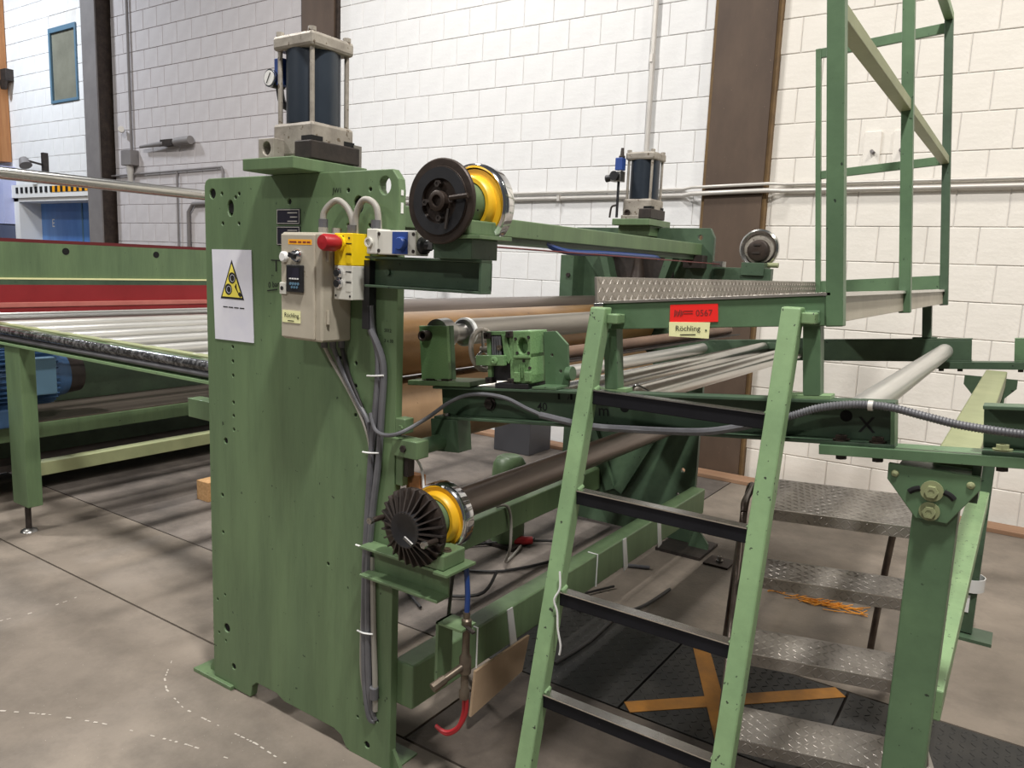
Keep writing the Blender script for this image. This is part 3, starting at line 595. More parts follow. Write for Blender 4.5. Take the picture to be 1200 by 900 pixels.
for x, y in ((-1.76, 1.60), (-1.735, 1.63)): MB().cyl((x, y, 1.673), (x, y, 1.690), .014, 8).build('cable_gland', 'cable_grey', cx)
yb = B(-1.695, -1.622, 1.583, 1.655, 1.582, 1.674, 'emergency_stop_box', 'yellow', PR, .002); B(-1.695, -1.622, 1.583, 1.655, 1.484, 1.582, 'switch_housing', 'box_white', yb, .002)
MB().lathe((-1.672, 1.583, 1.645), (0, -1, 0), [(0, .018), (.02, .018), (.022, .024), (.06, .024), (.068, .020), (.070, 0)], 28).build('stop_button', 'red', yb)
MB().lathe((-1.672, 1.583, 1.645), (0, -1, 0), [(0, .023), (.008, .023)], 24).build('button_collar', 'yellow', yb)
for z in (1.560, 1.530):
    b = MB().lathe((-1.674, 1.583, z), (0, -1, 0), [(0, .0155), (.008, .0155), (.012, .012)], 24).build('push_button', 'chrome', yb); MB().lathe((-1.674, 1.571, z), (0, -1, 0), [(0, .010), (.002, .010)], 20).build('button_face', 'ink', b)
for z in (1.52, 1.55, 1.60, 1.63): B(-1.645, -1.627, 1.5818, 1.5832, z - .012, z + .012, 'label_holder', 'yellow' if z > 1.58 else 'box_white', yb, .001)
for z in (1.565, 1.535, 1.615, 1.645): B(-1.647, -1.625, 1.5812, 1.5832, z - .0015, z + .001, 'label_edge', 'ink', yb)
for x, z in ((-1.688, 1.495), (-1.630, 1.495), (-1.69, 1.664), (-1.66, 1.664), (-1.635, 1.66)): MB().lathe((x, 1.583, z), (0, -1, 0), [(0, .0035), (.001, .0035)], 8).build('screw', 'ink', yb)
B(-1.628, -1.600, 1.63, 1.658, 1.40, 1.60, 'mounting_angle', 'black', PR)
sw = B(-1.578, -1.540, 1.595, 1.655, 1.618, 1.688, 'limit_switch', 'box_white', PR, .003); s2 = B(-1.540, -1.400, 1.600, 1.655, 1.617, 1.684, 'switch_body', 'box_white', sw, .003)
B(-1.484, -1.428, 1.5985, 1.6005, 1.620, 1.680, 'blue_face', 'blue', sw); MB().lathe((-1.447, 1.599, 1.648), (0, -1, 0), [(0, .018), (.012, .018), (.016, .015)], 24).build('reset_knob', 'blue', sw)
MB().lathe((-1.566, 1.595, 1.650), (0, -1, 0), [(0, .0135), (.008, .0135), (.008, .009), (.001, .009)], 20).build('cable_entry', 'box_white', sw)
MB().lathe((-1.400, 1.628, 1.645), (1, 0, 0), [(0, .024), (.012, .024), (.018, .016), (.03, .014)], 20).build('rubber_boot', 'black', sw); B(-1.372, -1.355, 1.615, 1.64, 1.635, 1.655, 'wire_eye', 'steel', sw)
for z in (1.628, 1.674): MB().lathe((-1.535, 1.60, z), (0, -1, 0), [(0, .005), (.002, .005)], 10).build('screw', 'iron', sw); MB().lathe((-1.408, 1.60, z), (0, -1, 0), [(0, .005), (.002, .005)], 10).build('screw', 'iron', sw)
# arched hoses between boxes
MB().tube([(-1.76, 1.60, 1.69), (-1.758, 1.602, 1.735), (-1.725, 1.615, 1.768), (-1.69, 1.62, 1.755), (-1.665, 1.622, 1.72), (-1.660, 1.622, 1.674)], .0095, 10).build('box_hose', 'cable_grey', PR)
MB().tube([(-1.650, 1.622, 1.674), (-1.648, 1.622, 1.725), (-1.625, 1.622, 1.765), (-1.595, 1.622, 1.768), (-1.566, 1.622, 1.745), (-1.558, 1.622, 1.688)], .0095, 10).build('box_hose', 'cable_grey', PR)
for x, z in ((-1.76, 1.69), (-1.652, 1.674), (-1.558, 1.688)): MB().cyl((x, 1.61 if x > -1.7 else 1.60, z), (x, 1.61 if x > -1.7 else 1.60, z + .024), .0135, 8).build('hose_gland', 'cable', PR)
for z0, z1 in ((1.785, 1.80), (1.735, 1.765)): B(-1.5185, -1.5165, 1.668, 1.678, z0, z1, 'tape_remnant', 'white', PR)
# warning sheet and plates
sg = MB().plate([(-2.371, 1.306), (-2.161, 1.309), (-2.168, 1.618), (-2.381, 1.616)], 1.6575, 1.6595).build('warning_sheet', 'paper', PR)
MB().plate([(-2.335, 1.450), (-2.208, 1.450), (-2.272, 1.583)], 1.6568, 1.6575).build('warning_triangle', 'ink', sg); MB().plate([(-2.325, 1.457), (-2.218, 1.457), (-2.272, 1.569)], 1.6562, 1.6568).build('triangle_field', 'sign_yellow', sg)
for x, z in ((-2.270, 1.522), (-2.290, 1.483)):
    MB().lathe((x, 1.6562, z), (0, -1, 0), [(0, .019), (.0006, .019)], 24).build('pictogram_roll', 'ink', sg)
    MB().ring((x + .003, 1.6555, z - .001), (0, -1, 0), [(0, .011), (.0004, .011), (.0004, .0125), (0, .0125)], 20).build('pictogram_ring', 'paper', sg)
hd = MB()
for k in range(4): hd.bar((-2.235 - .004 * k, 1.656, 1.470 + .004 * k), (-2.255 + .002 * k, 1.656, 1.494 + .003 * k), .003, .0006, up=(0, -1, 0))
hd.bar((-2.235, 1.656, 1.472), (-2.222, 1.656, 1.462), .012, .0006, up=(0, -1, 0)); hd.build('pictogram_hand', 'ink', sg)
for k in range(4): B(-2.322 + k * .030, -2.298 + k * .030, 1.6568, 1.6576, 1.420, 1.4235, 'caption_line', 'ink', sg)
for z0, z1 in ((1.702, 1.750), (1.636, 1.696)):
    npl = B(-2.038, -1.928, 1.6565, 1.6595, z0, z1, 'name_plate', 'nameplate', PR, .001)
    MB().box(-2.036, -1.930, 1.6555, 1.6565, z0 + .002, z0 + .004).box(-2.036, -1.930, 1.6555, 1.6565, z1 - .004, z1 - .002).box(-2.036, -2.034, 1.6555, 1.6565, z0 + .004, z1 - .004).box(-1.932, -1.930, 1.6555, 1.6565, z0 + .004, z1 - .004).build('plate_border', 'conduit', npl)
    for k in range(3): B(-1.985 + .012 * (k % 2), -1.94, 1.6555, 1.6565, z1 - .014 - k * .013, z1 - .011 - k * .013, 'plate_line', 'conduit', npl)
# handwriting on the plate
text('0 bar', .026, (-2.085, 1.6588, 1.498), (1, 0, .12), (0, 0, 1), 'ink', 'hand_note', PR); MB().bar((-2.09, 1.6588, 1.488), (-2.04, 1.6588, 1.495), .003, .001, up=(0, -1, 0)).build('note_underline', 'ink', PR)
MB().bar((-2.07, 1.6588, 1.588), (-2.02, 1.6588, 1.588), .003, .001, up=(0, -1, 0)).bar((-2.045, 1.6588, 1.588), (-2.045, 1.6588, 1.552), .004, .001, up=(0, -1, 0)).build('note_arrow', 'ink', PR)
text('JW1', .022, (-1.785, 1.6588, 1.795), (1, 0, 0), (0, 0, 1), 'ink', 'hand_note', PR)
text('5012', .014, (-1.566, 1.6588, 1.395), (1, 0, 0), (0, 0, 1), 'ink', 'hand_note', PR); text('3 x 30', .014, (-1.566, 1.6588, 1.365), (1, 0, 0), (0, 0, 1), 'ink', 'hand_note', PR)
# cables running down the plate
cb_runs = (
    ([(-1.605, 1.64, 1.47), (-1.60, 1.645, 1.40), (-1.577, 1.648, 1.32), (-1.582, 1.648, 1.20), (-1.598, 1.648, 1.05), (-1.612, 1.648, .85), (-1.622, 1.648, .65), (-1.622, 1.648, .40), (-1.615, 1.65, .25), (-1.60, 1.654, .16), (-1.585, 1.664, .150)], .0105, 'cable'),
    ([(-1.60, 1.638, 1.40), (-1.558, 1.648, 1.30), (-1.562, 1.648, 1.15), (-1.572, 1.648, 1.0), (-1.592, 1.648, .85), (-1.607, 1.648, .68), (-1.606, 1.648, .45), (-1.600, 1.65, .27), (-1.592, 1.656, .19), (-1.582, 1.664, .155)], .0105, 'cable'),
    ([(-1.755, 1.60, 1.34), (-1.75, 1.635, 1.28), (-1.70, 1.652, 1.20), (-1.63, 1.652, 1.10), (-1.605, 1.652, 1.0), (-1.612, 1.652, .80), (-1.632, 1.652, .55), (-1.635, 1.652, .30), (-1.60, 1.658, .16)], .006, 'cable_grey'),
    ([(-1.739, 1.62, 1.34), (-1.72, 1.645, 1.26), (-1.66, 1.652, 1.17), (-1.615, 1.652, 1.10), (-1.60, 1.655, .95)], .0075, 'cable'),
    ([(-1.723, 1.64, 1.34), (-1.70, 1.65, 1.25), (-1.64, 1.654, 1.14), (-1.61, 1.656, 1.05)], .0065, 'cable_black'),
    ([(-1.595, 1.652, .70), (-1.585, 1.652, .45), (-1.575, 1.65, .30), (-1.578, 1.656, .19)], .009, 'cable_grey'))
for p, r, m in cb_runs: MB().tube(p, r, 8).build('cable', m, PR)
for p in ((-1.57, 1.265), (-1.585, 1.03), (-1.61, .73), (-1.60, .45)):
    MB().tube([(p[0] - .045, 1.640, p[1] - .004), (p[0] - .01, 1.634, p[1]), (p[0] + .022, 1.640, p[1] + .004)], .0028, 6).build('cable_tie', 'white', PR)
MB().cyl((-1.576, 1.647, .275), (-1.578, 1.650, .235), .014, 10).build('cable_coupling', 'cable', PR)
# blue hose, valve and red hoses
MB().tube([(-1.27, 1.70, .74), (-1.262, 1.70, .66), (-1.262, 1.70, .60)], .008, 8).build('air_hose', 'hose_blue', PR)
vb = MB().lathe((-1.262, 1.70, .60), (0, 0, -1), [(0, .010), (.02, .010), (.025, .015), (.05, .015), (.055, .011), (.13, .012), (.14, .018), (.19, .018), (.195, .012), (.24, .012), (.245, .016), (.27, .016)], 12).build('air_valve', 'brass', PR)
MB().cyl((-1.262, 1.70, .435), (-1.285, 1.62, .41), .011, 12).cyl((-1.282, 1.63, .413), (-1.294, 1.59, .399), .014, 8).build('valve_outlet', 'brass', vb); MB().bar((-1.26, 1.69, .56), (-1.22, 1.68, .555), .012, .006).build('valve_lever', 'iron', vb)
MB().box(-1.345, -1.335, 1.66, 1.73, .36, .56).box(-1.345, -1.25, 1.66, 1.73, .552, .56).build('valve_bracket', 'green', PR, .001)
for k in range(2): MB().tube([(-1.262 + .010 * k, 1.70, .33), (-1.264 + .010 * k, 1.70, .28), (-1.275, 1.69, .235 - .006 * k), (-1.31, 1.68, .21 - .006 * k), (-1.35, 1.68, .215)], .006, 8).build('red_hose', 'hose_red', PR)
for y in (2.02, 2.9): MB().tube([(-1.50, y, .368), (-1.452, y, .368), (-1.452, y, .22)], .003, 6, 1).build('cable_tie', 'white', PR)
for y in (3.15, 3.55, 2.2):
    MB().plate([(y, .365), (y + .035, .365), (y + .075, .21), (y + .035, .20)], -1.4548, -1.451, axis='X').build('tape_wrap', 'film', PR)
# motor cap behind the lower roller
gm = thing('gear_motor', 'small green domed motor standing upright behind the dark lower roller', 'motor', (-2.40, 3.6, 0))
MB().lathe((-2.40, 3.6, .02), (0, 0, 1), [(0, .10), (.40, .10), (.455, .095), (.49, .075), (.50, .055), (.495, .04), (.495, 0)], 32).build('motor_case', 'green', gm); B(-2.52, -2.28, 3.48, 3.72, 0, .02, 'motor_foot', 'iron', gm)
# loose cables and red plug on the floor
t = thing('extension_cable', 'black cable with a red plug coiled on the floor under the press', 'cable', (-2.4, 3.72, 0))
MB().lathe((-2.36, 3.54, .030), (1, .85, .05), [(0, .016), (.02, .022), (.10, .026), (.15, .022)], 16).build('plug', 'red', t)
MB().tube([(-2.25, 3.64, .03), (-2.12, 3.75, .02), (-2.0, 3.6, .012), (-2.15, 3.2, .012), (-2.4, 3.0, .012), (-2.3, 2.75, .012), (-2.05, 2.85, .03), (-2.05, 3.0, .1)], .008, 8).build('lead', 'cable_black', t)
MB().tube([(-2.37, 3.53, .025), (-2.5, 3.4, .012), (-2.62, 3.1, .012), (-2.5, 2.8, .012), (-2.2, 2.6, .012)], .008, 8).build('lead', 'cable_black', t)
tag(MB().tube([(-2.16, 3.13, .380), (-2.12, 3.17, .380), (-2.112, 3.2, .30), (-2.11, 3.2, .15), (-2.2, 3.3, .02), (-2.3, 3.6, .012), (-2.5, 3.75, .012)], .008, 8).build('grey_lead', 'cable_grey'), 'grey lead hanging over the rear lower cross beam to the floor', 'cable')
tag(MB().tube([(-1.33, 1.73, .74), (-1.44, 1.85, .56), (-1.60, 2.05, .26), (-1.72, 2.3, .03), (-1.80, 2.7, .012), (-1.72, 3.1, .012), (-1.60, 3.4, .012)], .006, 8).build('loose_lead', 'cable_black'), 'thin dark lead hanging from the lower chuck down to the floor', 'cable')
tag(MB().tube([(-1.56, 3.75, .012), (-1.75, 3.65, .012), (-1.95, 3.45, .012), (-1.90, 3.2, .012), (-1.70, 3.1, .012), (-1.60, 3.05, .012)], .010, 8).build('loose_lead', 'cable'), 'dark lead looping on the floor behind the front lower beam', 'cable')
tag(MB().tube([(-1.36, 3.55, .012), (-1.38, 3.3, .012), (-1.43, 3.1, .012), (-1.42, 2.8, .012), (-1.44, 2.55, .012)], .008, 8).build('floor_lead', 'cable_black'), 'black lead lying on the floor in front of the front lower beam', 'cable')
tag(MB().plate([(1.98, .06), (2.30, .09), (2.34, .218), (2.0, .219)], -1.448, -1.438, axis='X').build('cardboard_strip', 'board_tan'), 'small tan board held under the front lower beam beside the air valve', 'cardboard')
t = thing('chipboard_block', 'small chipboard block on the floor behind the left edge of the press', 'block', (-3.95, 2.72, 0)); MB().box(-4.42, -4.30, 2.93, 3.05, 0, .13).build('block_body', 'chip', t, .003)

# ================================================================== ROLLER TABLE (hinged, tilted)
RT = thing('roller_table', 'green channel table with rollers hinged to the press on a two-leg stand', 'machine', (-.75, 2.9, 0))
nc = channel_x(-1.48, -.20, 1.80, 1.85, 1.13, 1.23, .008, 'channel_beam', 'green_dark', RT, tilt)
MB(tilt).box(-.208, -.20, 1.80, 1.85, 1.138, 1.222).build('end_plate', 'green_b', nc)
hexbolt(MB(tilt), (-1.295, 1.843, 1.178), (0, -1, 0), .016, .012, .02).build('bolt', 'iron', nc)
hexbolt(MB(tilt), (-1.44, 1.815, 1.138), (0, 0, 1), .010, .008, .012).build('bolt', 'steel', nc)
for x in (-1.06, -1.02): B(x, x + .006, 1.842, 1.845, 1.20, 1.221, 'slot', 'hole', nc, 0, tilt)
MB(tilt).lathe((-.855, 1.844, 1.185), (0, -1, 0), [(0, .013), (.002, .013)], 16).build('bore_shade', 'hole', nc); MB(tilt).lathe((-.305, 1.844, 1.19), (0, -1, 0), [(0, .013), (.002, .013)], 16).build('bore_shade', 'hole', nc)
text('40', .034, (-1.13, 1.8425, 1.165), (1, 0, 0), (0, 0, 1), 'ink', 'chalk_note', nc, tilt); text('4 m', .045, (-.97, 1.8425, 1.16), (1, 0, 0), (0, 0, 1), 'ink', 'chalk_note', nc, tilt); text('X', .05, (-.28, 1.8425, 1.155), (1, 0, 0), (0, 0, 1), 'ink', 'chalk_note', nc, tilt)
B(-1.49, -1.385, 1.795, 1.86, 1.03, 1.13, 'hinge_block', 'green_dark', RT, .002, tilt)
channel_x(-.04, .95, 1.80, 1.85, 1.13, 1.23, .008, 'channel_beam', 'green_dark', RT, tilt)
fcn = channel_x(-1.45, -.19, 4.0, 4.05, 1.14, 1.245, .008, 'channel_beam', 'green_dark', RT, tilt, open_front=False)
channel_x(-.03, .95, 4.0, 4.05, 1.14, 1.245, .008, 'channel_beam', 'green_b', RT, tilt, open_front=False)
for y0, y1, nm in ((1.79, 1.87, 'green_b'), (3.99, 4.07, 'green_dark')):
    cp = B(-.352, .12, y0, y1, 1.108, 1.130 if y0 < 2 else 1.140, 'bridge_plate', nm, RT, .001, tilt)
    for x in (-.31, -.235, -.005, .07):
        hexbolt(MB(tilt), (x, (y0 + y1) / 2 - .012, 1.108), (0, 0, -1), .012, .012).build('bolt', 'iron', cp)
        hexbolt(MB(tilt), (x, (y0 + y1) / 2 - .012, 1.138), (0, 0, 1), .013, .012, .018).build('bolt', 'iron_brown' if x < -.1 else 'green_pale', cp)
# rollers
def troll(x, z, r, y0, y1, m, name='idler_roller'):
    o = MB(tilt).lathe((x, y0, z), (0, 1, 0), [(0, r * .92), (.003, r), (y1 - y0 - .003, r), (y1 - y0, r * .92)], 36).build(name, m, RT); MB(tilt).cyl((x, y0 - .04, z), (x, y1 + .04, z), r * .45, 12).build('axle', 'steel', o); return o
troll(-1.42, 1.205, .027, 1.90, 3.96, 'alu_white'); troll(-1.10, 1.205, .030, 1.90, 3.96, 'alu'); troll(-.938, 1.186, .034, 1.90, 3.96, 'alu')
troll(-.292, 1.190, .034, 1.90, 3.95, 'alu_white')
MB(tilt).plate([(-1.10, 1.205), (-1.085, 1.235), (-1.04, 1.23), (-1.03, 1.20)], 3.96, 3.98).build('roller_holder', 'green_dark', RT)
MB(tilt).tube([(-.885, 1.95, 1.218), (-.86, 1.93, 1.235), (-.835, 1.95, 1.218)], .004, 6).build('wire_loop', 'steel', RT)
# core tube held in front of the press roll
br = MB(tilt).plate([(-1.523, 1.249), (-1.414, 1.249), (-1.415, 1.413), (-1.523, 1.415)], 1.80, 1.815, [(-1.487, 1.385, .010)]).build('chuck_stand', 'green_hammer', RT, .002)  # lighter green puts light into the colour of this shaded stand
B(-1.524, -1.514, 1.815, 1.835, 1.249, 1.41, 'stand_flange', 'green_b', br, .001, tilt); B(-1.424, -1.414, 1.815, 1.835, 1.249, 1.413, 'stand_flange', 'green_b', br, .001, tilt)
B(-1.572, -1.328, 1.79, 1.90, 1.232, 1.247, 'stand_base', 'green', br, .002, tilt)
MB(tilt).ring((-1.487, 1.80, 1.385), (0, -1, 0), [(-.01, .010), (.028, .010), (.030, .012), (.030, .016), (-.01, .016)], 20).build('shaft_end', 'iron_brown', br)
for x in (-1.50, -1.44): B(x, x + .03, 1.795, 1.81, 1.247, 1.253, 'shim', 'iron_brown', br, 0, tilt)
ct = MB(tilt).lathe((-1.470, 1.815, 1.388), (0, 1, 0), [(0, .03), (.005, .046), (.05, .048), (.055, .038), (.075, .036), (.08, .028), (.13, .028), (.135, .040), (.15, .042)], 32).build('chuck_bearing', 'steel', RT)
MB(tilt).ring((-1.470, 1.955, 1.388), (0, 1, 0), [(0, .032), (0, .046), (.015, .046), (.015, .032)], 40).build('core_flange', 'white', ct)
MB(tilt).lathe((-1.470, 1.968, 1.388), (0, 1, 0), [(0, .042), (2.1, .042)], 40).build('core_tube', 'roll_grey', RT)
# rusty bar behind the gear unit
rb = MB(tilt).lathe((-1.24, 2.14, 1.305), (0, 1, 0), [(0, .021), (1.7, .021)], 24).build('rusty_bar', 'roll_rust', RT); B(-1.265, -1.215, 2.09, 2.14, 1.245, 1.335, 'bar_block', 'iron_brown', rb, .002, tilt)
MB(tilt).box(-1.30, -1.20, 2.12, 3.9, 1.276, 1.281).build('guide_strip', 'iron', RT)
# gear unit with handwheel
gu = B(-1.270, -1.195, 1.82, 1.90, 1.250, 1.393, 'gear_unit', 'black', RT, .002, tilt)
MB(tilt).box(-1.276, -1.262, 1.81, 1.822, 1.245, 1.39).box(-1.196, -1.184, 1.81, 1.822, 1.245, 1.392).box(-1.276, -1.184, 1.81, 1.822, 1.383, 1.394).build('housing_frame', 'green_hammer', gu, .001)
for x, z in ((-1.27, 1.382), (-1.192, 1.385), (-1.27, 1.252), (-1.192, 1.250)):
    b = B(x - .012, x + .012, 1.803, 1.83, z - .009, z + .009, 'corner_lug', 'iron', gu, .002, tilt); MB(tilt).lathe((x, 1.803, z), (0, -1, 0), [(0, .004), (.001, .004)], 8).build('lug_bolt', 'hole', gu)
MB(tilt).plate([(-1.222, 1.384), (-1.206, 1.384), (-1.190, 1.315), (-1.200, 1.300), (-1.214, 1.318)], 1.808, 1.82).build('cam_plate', 'green_hammer', gu, .001)
for k in range(4): B(-1.256 + k * .008, -1.251 + k * .008, 1.808, 1.816, 1.325, 1.38, 'spring_rod', 'cable', gu, 0, tilt)
am = B(-1.305, -1.205, 1.792, 1.808, 1.296, 1.326, 'lever_arm', 'green_hammer', gu, .002, tilt); MB(tilt).lathe((-1.238, 1.792, 1.311), (0, -1, 0), [(0, .012), (.004, .012), (.006, .008), (.006, .004), (.002, 0)], 20).build('arm_bolt', 'green_hammer', gu)
MB(tilt).lathe((-1.231, 1.812, 1.347), (0, -1, 0), [(0, .008), (.006, .008), (.006, .003), (.003, 0)], 16).build('arm_bolt', 'brass', gu)
gh = MB(tilt).plate([(-1.184, 1.245), (-1.125, 1.245), (-1.122, 1.27), (-1.126, 1.32), (-1.122, 1.33), (-1.122, 1.394), (-1.184, 1.394)], 1.808, 1.90, [(-1.150, 1.352, .017, .023)]).build('gear_housing', 'green_hammer', RT, .003)
B(-1.175, -1.128, 1.835, 1.85, 1.325, 1.38, 'bearing_cover', 'green_hammer', gh, .001, tilt)
B(-1.178, -1.124, 1.800, 1.81, 1.318, 1.325, 'housing_lip', 'green_hammer', gh, .001, tilt); B(-1.178, -1.158, 1.798, 1.81, 1.250, 1.278, 'housing_boss', 'green_hammer', gh, .002, tilt); B(-1.142, -1.122, 1.798, 1.81, 1.252, 1.28, 'housing_boss', 'green_hammer', gh, .002, tilt)
for k in range(3): B(-1.160 + k * .007, -1.157 + k * .007, 1.802, 1.81, 1.262, 1.300, 'housing_rib', 'green_hammer', gh, 0, tilt)
for x, z in ((-1.172, 1.372), (-1.128, 1.376), (-1.168, 1.332), (-1.130, 1.332), (-1.128, 1.29), (-1.168, 1.264), (-1.132, 1.266), (-1.147, 1.310)): MB(tilt).lathe((x, 1.808, z), (0, -1, 0), [(-.002, .0045), (.0025, .0045), (.0025, .002), (0, 0)], 10).build('housing_bolt', 'iron', gh)
bp = MB(tilt).plate([(-1.118, 1.236), (-1.040, 1.236), (-1.040, 1.352), (-1.078, 1.390), (-1.118, 1.388)], 1.87, 1.88, [(-1.092, 1.322, .005), (-1.065, 1.276, .005)]).build('gear_bracket', 'green_b', RT, .001); B(-1.118, -1.040, 1.80, 1.875, 1.231, 1.238, 'bracket_foot', 'green_b', bp, .001, tilt); MB(tilt).cyl((-1.045, 1.875, 1.27), (-1.028, 1.875, 1.27), .02, 16).build('pivot', 'green_b', bp)
B(-1.245, -1.13, 1.80, 1.90, 1.231, 1.245, 'gear_base', 'black', gu, .001, tilt)
hw = MB(tilt).torus((-1.322, 1.855, 1.338), (1, 0, .08), .060, .008, 40, 10).build('handwheel', 'alu_cast', RT); MB(tilt).cyl((-1.330, 1.855, 1.338), (-1.255, 1.865, 1.342), .010, 14).build('handwheel_shaft', 'alu_cast', hw)
for a in range(3):
    an = PI / 2 + 2 * PI / 3 * a; MB(tilt).bar((-1.322, 1.855, 1.338), (-1.322, 1.855 + .058 * math.cos(an), 1.338 + .058 * math.sin(an)), .008, .006, up=(1, 0, 0)).build('spoke', 'steel', hw)
# long cable along the channel
MB().tube([(-1.60, 1.64, 1.15), (-1.575, 1.635, 1.105), (-1.53, 1.632, 1.095), (-1.476, 1.64, 1.11), (-1.448, 1.72, 1.145), (-1.409, 1.785, 1.193), (-1.333, 1.793, 1.223), (-1.226, 1.793, 1.227), (-1.138, 1.793, 1.204), (-1.053, 1.793, 1.187), (-.947, 1.793, 1.186)], .006, 8).build('feed_cable', 'cable', RT)
MB().tube([(-1.10, 1.793, 1.194), (-.947, 1.793, 1.186), (-.822, 1.793, 1.196), (-.684, 1.793, 1.211), (-.609, 1.793, 1.224), (-.538, 1.793, 1.246), (-.493, 1.793, 1.265), (-.452, 1.79, 1.279)], .0095, 8).build('feed_cable', 'cable', RT)
cd = [(-.478, 1.787, 1.272), (-.431, 1.785, 1.287), (-.369, 1.785, 1.315), (-.30, 1.785, 1.332), (-.232, 1.785, 1.336), (-.167, 1.785, 1.327), (-.104, 1.785, 1.318), (-.044, 1.785, 1.315), (.013, 1.785, 1.315), (.067, 1.785, 1.318), (.3, 1.785, 1.33), (.95, 1.785, 1.37)]
cdo = MB().tube(cd, .0082, 10).build('ribbed_conduit', 'cable', RT)
rg = MB()
for i in range(len(cd) - 1):
    p, q = Vector(cd[i]), Vector(cd[i + 1]); nst = int((q - p).length / .006)
    p0 = Vector(cd[max(i - 1, 0)]); p3 = Vector(cd[min(i + 2, len(cd) - 1)])
    for k in range(nst):
        t_ = k / nst; c_ = 0.5 * ((2 * p) + (q - p0) * t_ + (2 * p0 - 5 * p + 4 * q - p3) * t_ * t_ + (3 * p - p0 - 3 * q + p3) * t_ ** 3)
        rg.lathe(c_ - (q - p).normalized() * .0012, q - p, [(0, .0084), (.0012, .0098), (.0024, .0084)], 10)
rg.build('conduit_rib', 'cable', cdo, kind='stuff')
MB().ring((-.27, 1.785, 1.334), (1, 0, .05), [(0, .0095), (0, .0115), (.010, .0115), (.010, .0095)], 14).build('conduit_clip', 'conduit', cdo)
# stand
nl = B(-.165, -.080, 1.815, 1.90, 0, 1.205, 'stand_leg', 'green_b', RT, .004)
bk = MB().plate([(-.22, 1.213), (-.048, 1.213), (-.047, 1.185), (-.097, 1.104), (-.157, 1.104), (-.219, 1.178)], 1.80, 1.812).build('swivel_bracket', 'green_b', nl, .0015)
B(-.20, -.066, 1.812, 1.90, 1.196, 1.213, 'bracket_top', 'green_b', nl); B(-.066, -.05, 1.83, 1.90, 1.15, 1.23, 'bracket_lug', 'green_dark', nl)
for z, r in ((1.168, .022), (1.124, .020)):
    MB().lathe((-.132, 1.80, z), (0, -1, 0), [(0, r), (.004, r)], 24).build('washer', 'green_pale', nl); hexbolt(MB(), (-.132, 1.796, z), (0, -1, 0), .013, .012).build('bolt', 'green_pale', nl)
for x in (-.205, -.064): MB().lathe((x, 1.80, 1.193), (0, -1, 0), [(0, .008), (.004, .006), (.006, 0)], 16).build('rivet', 'green_pale', nl)
for sx in (-1, 1): MB().tube([(-.132 + sx * .022, 1.7995, 1.170), (-.132 + sx * .034, 1.7995, 1.165), (-.132 + sx * .042, 1.7995, 1.158)], .006, 8).build('arc_slot', 'hole', nl)
B(-.142, -.062, 1.87, 3.95, 1.165, 1.232, 'top_cross_tube', 'green_pale', RT, .004)
B(-.141, -.066, 1.90, 3.95, .615, .69, 'lower_cross_tube', 'green_light', RT, .004)
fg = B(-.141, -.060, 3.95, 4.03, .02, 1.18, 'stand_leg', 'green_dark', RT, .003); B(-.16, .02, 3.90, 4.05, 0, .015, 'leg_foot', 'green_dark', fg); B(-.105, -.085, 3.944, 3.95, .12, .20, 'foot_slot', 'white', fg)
MB().plate([(-.22, 1.20), (-.02, 1.20), (-.02, 1.16), (-.08, 1.09), (-.16, 1.09), (-.22, 1.16)], 3.955, 3.965).build('swivel_bracket', 'green_dark', fg)
MB().ring((-.10, 3.99, .22), (0, 0, 1), [(0, .062), (0, .066), (.06, .066), (.06, .062)], 16).build('film_wrap', 'film', fg)

# ================================================================== WALKWAY (stands on the tilted channels)
WK = thing('walkway', 'green service walkway with checker toe board and railing above the rollers', 'walkway', (-.62, 3.0, 1.1))
fb = B(-.89, -.33, 1.80, 1.84, 1.395, 1.462, 'front_beam', 'green_b', WK, .002, tilt)
B(-.906, -.33, 1.795, 4.25, 1.462, 1.468, 'deck', 'checker', WK, 0, tilt)
tbd = B(-.910, -.903, 1.795, 4.25, 1.462, 1.532, 'toe_board', 'checker', WK, .001, tilt)
B(-.912, -.885, 1.79, 4.25, 1.455, 1.464, 'toe_board_lip', 'alu', tbd, .001, tilt)
lozenges(MB(tilt), (-.903, 1.80, 1.466), (0, 1, 0), (0, 0, 1), (1, 0, 0), 2.44, .064, .0213, .021, .0065, .0018).build('tread_mark', 'checker', tbd, kind='stuff')
lozenges(MB(tilt), (-.90, 1.80, 1.468), (1, 0, 0), (0, 1, 0), (0, 0, 1), .56, 2.4, .03, .026, .007, .0014).build('tread_mark', 'checker', tbd, kind='stuff')
for x in (-.892, -.390):
    for y in (1.803, 4.005):
        p = B(x, x + .038, y, y + .038, 1.236, 1.40, 'support_post', 'green_b' if y < 2 else 'green_dark', WK, .002, tilt); B(x - .04, x + .06, y, y + .045, 1.230 if y < 2 else 1.245, 1.240 if y < 2 else 1.252, 'post_foot', 'green_light' if y < 2 else 'green_dark', p, .001, tilt)
B(-.335, -.325, 1.84, 4.22, 1.400, 1.462, 'side_panel', 'box_beige', WK, .001, tilt)
B(-.345, -.315, 1.80, 4.24, 1.458, 1.468, 'side_lip', 'alu', WK, .001, tilt)
for y, nm, zt, hx in ((1.795, 'green_b', 2.70, .036), (2.88, 'green_b', 2.70, .036), (4.20, 'green_dark', 2.70, .036)): B(-.34, -.304, y, y + .036, 1.393, zt, 'railing_post', nm, WK, .003, tilt)
B(-.905, -.88, 4.20, 4.225, 1.47, 2.69, 'railing_post', 'green_b', WK, .002, tilt)
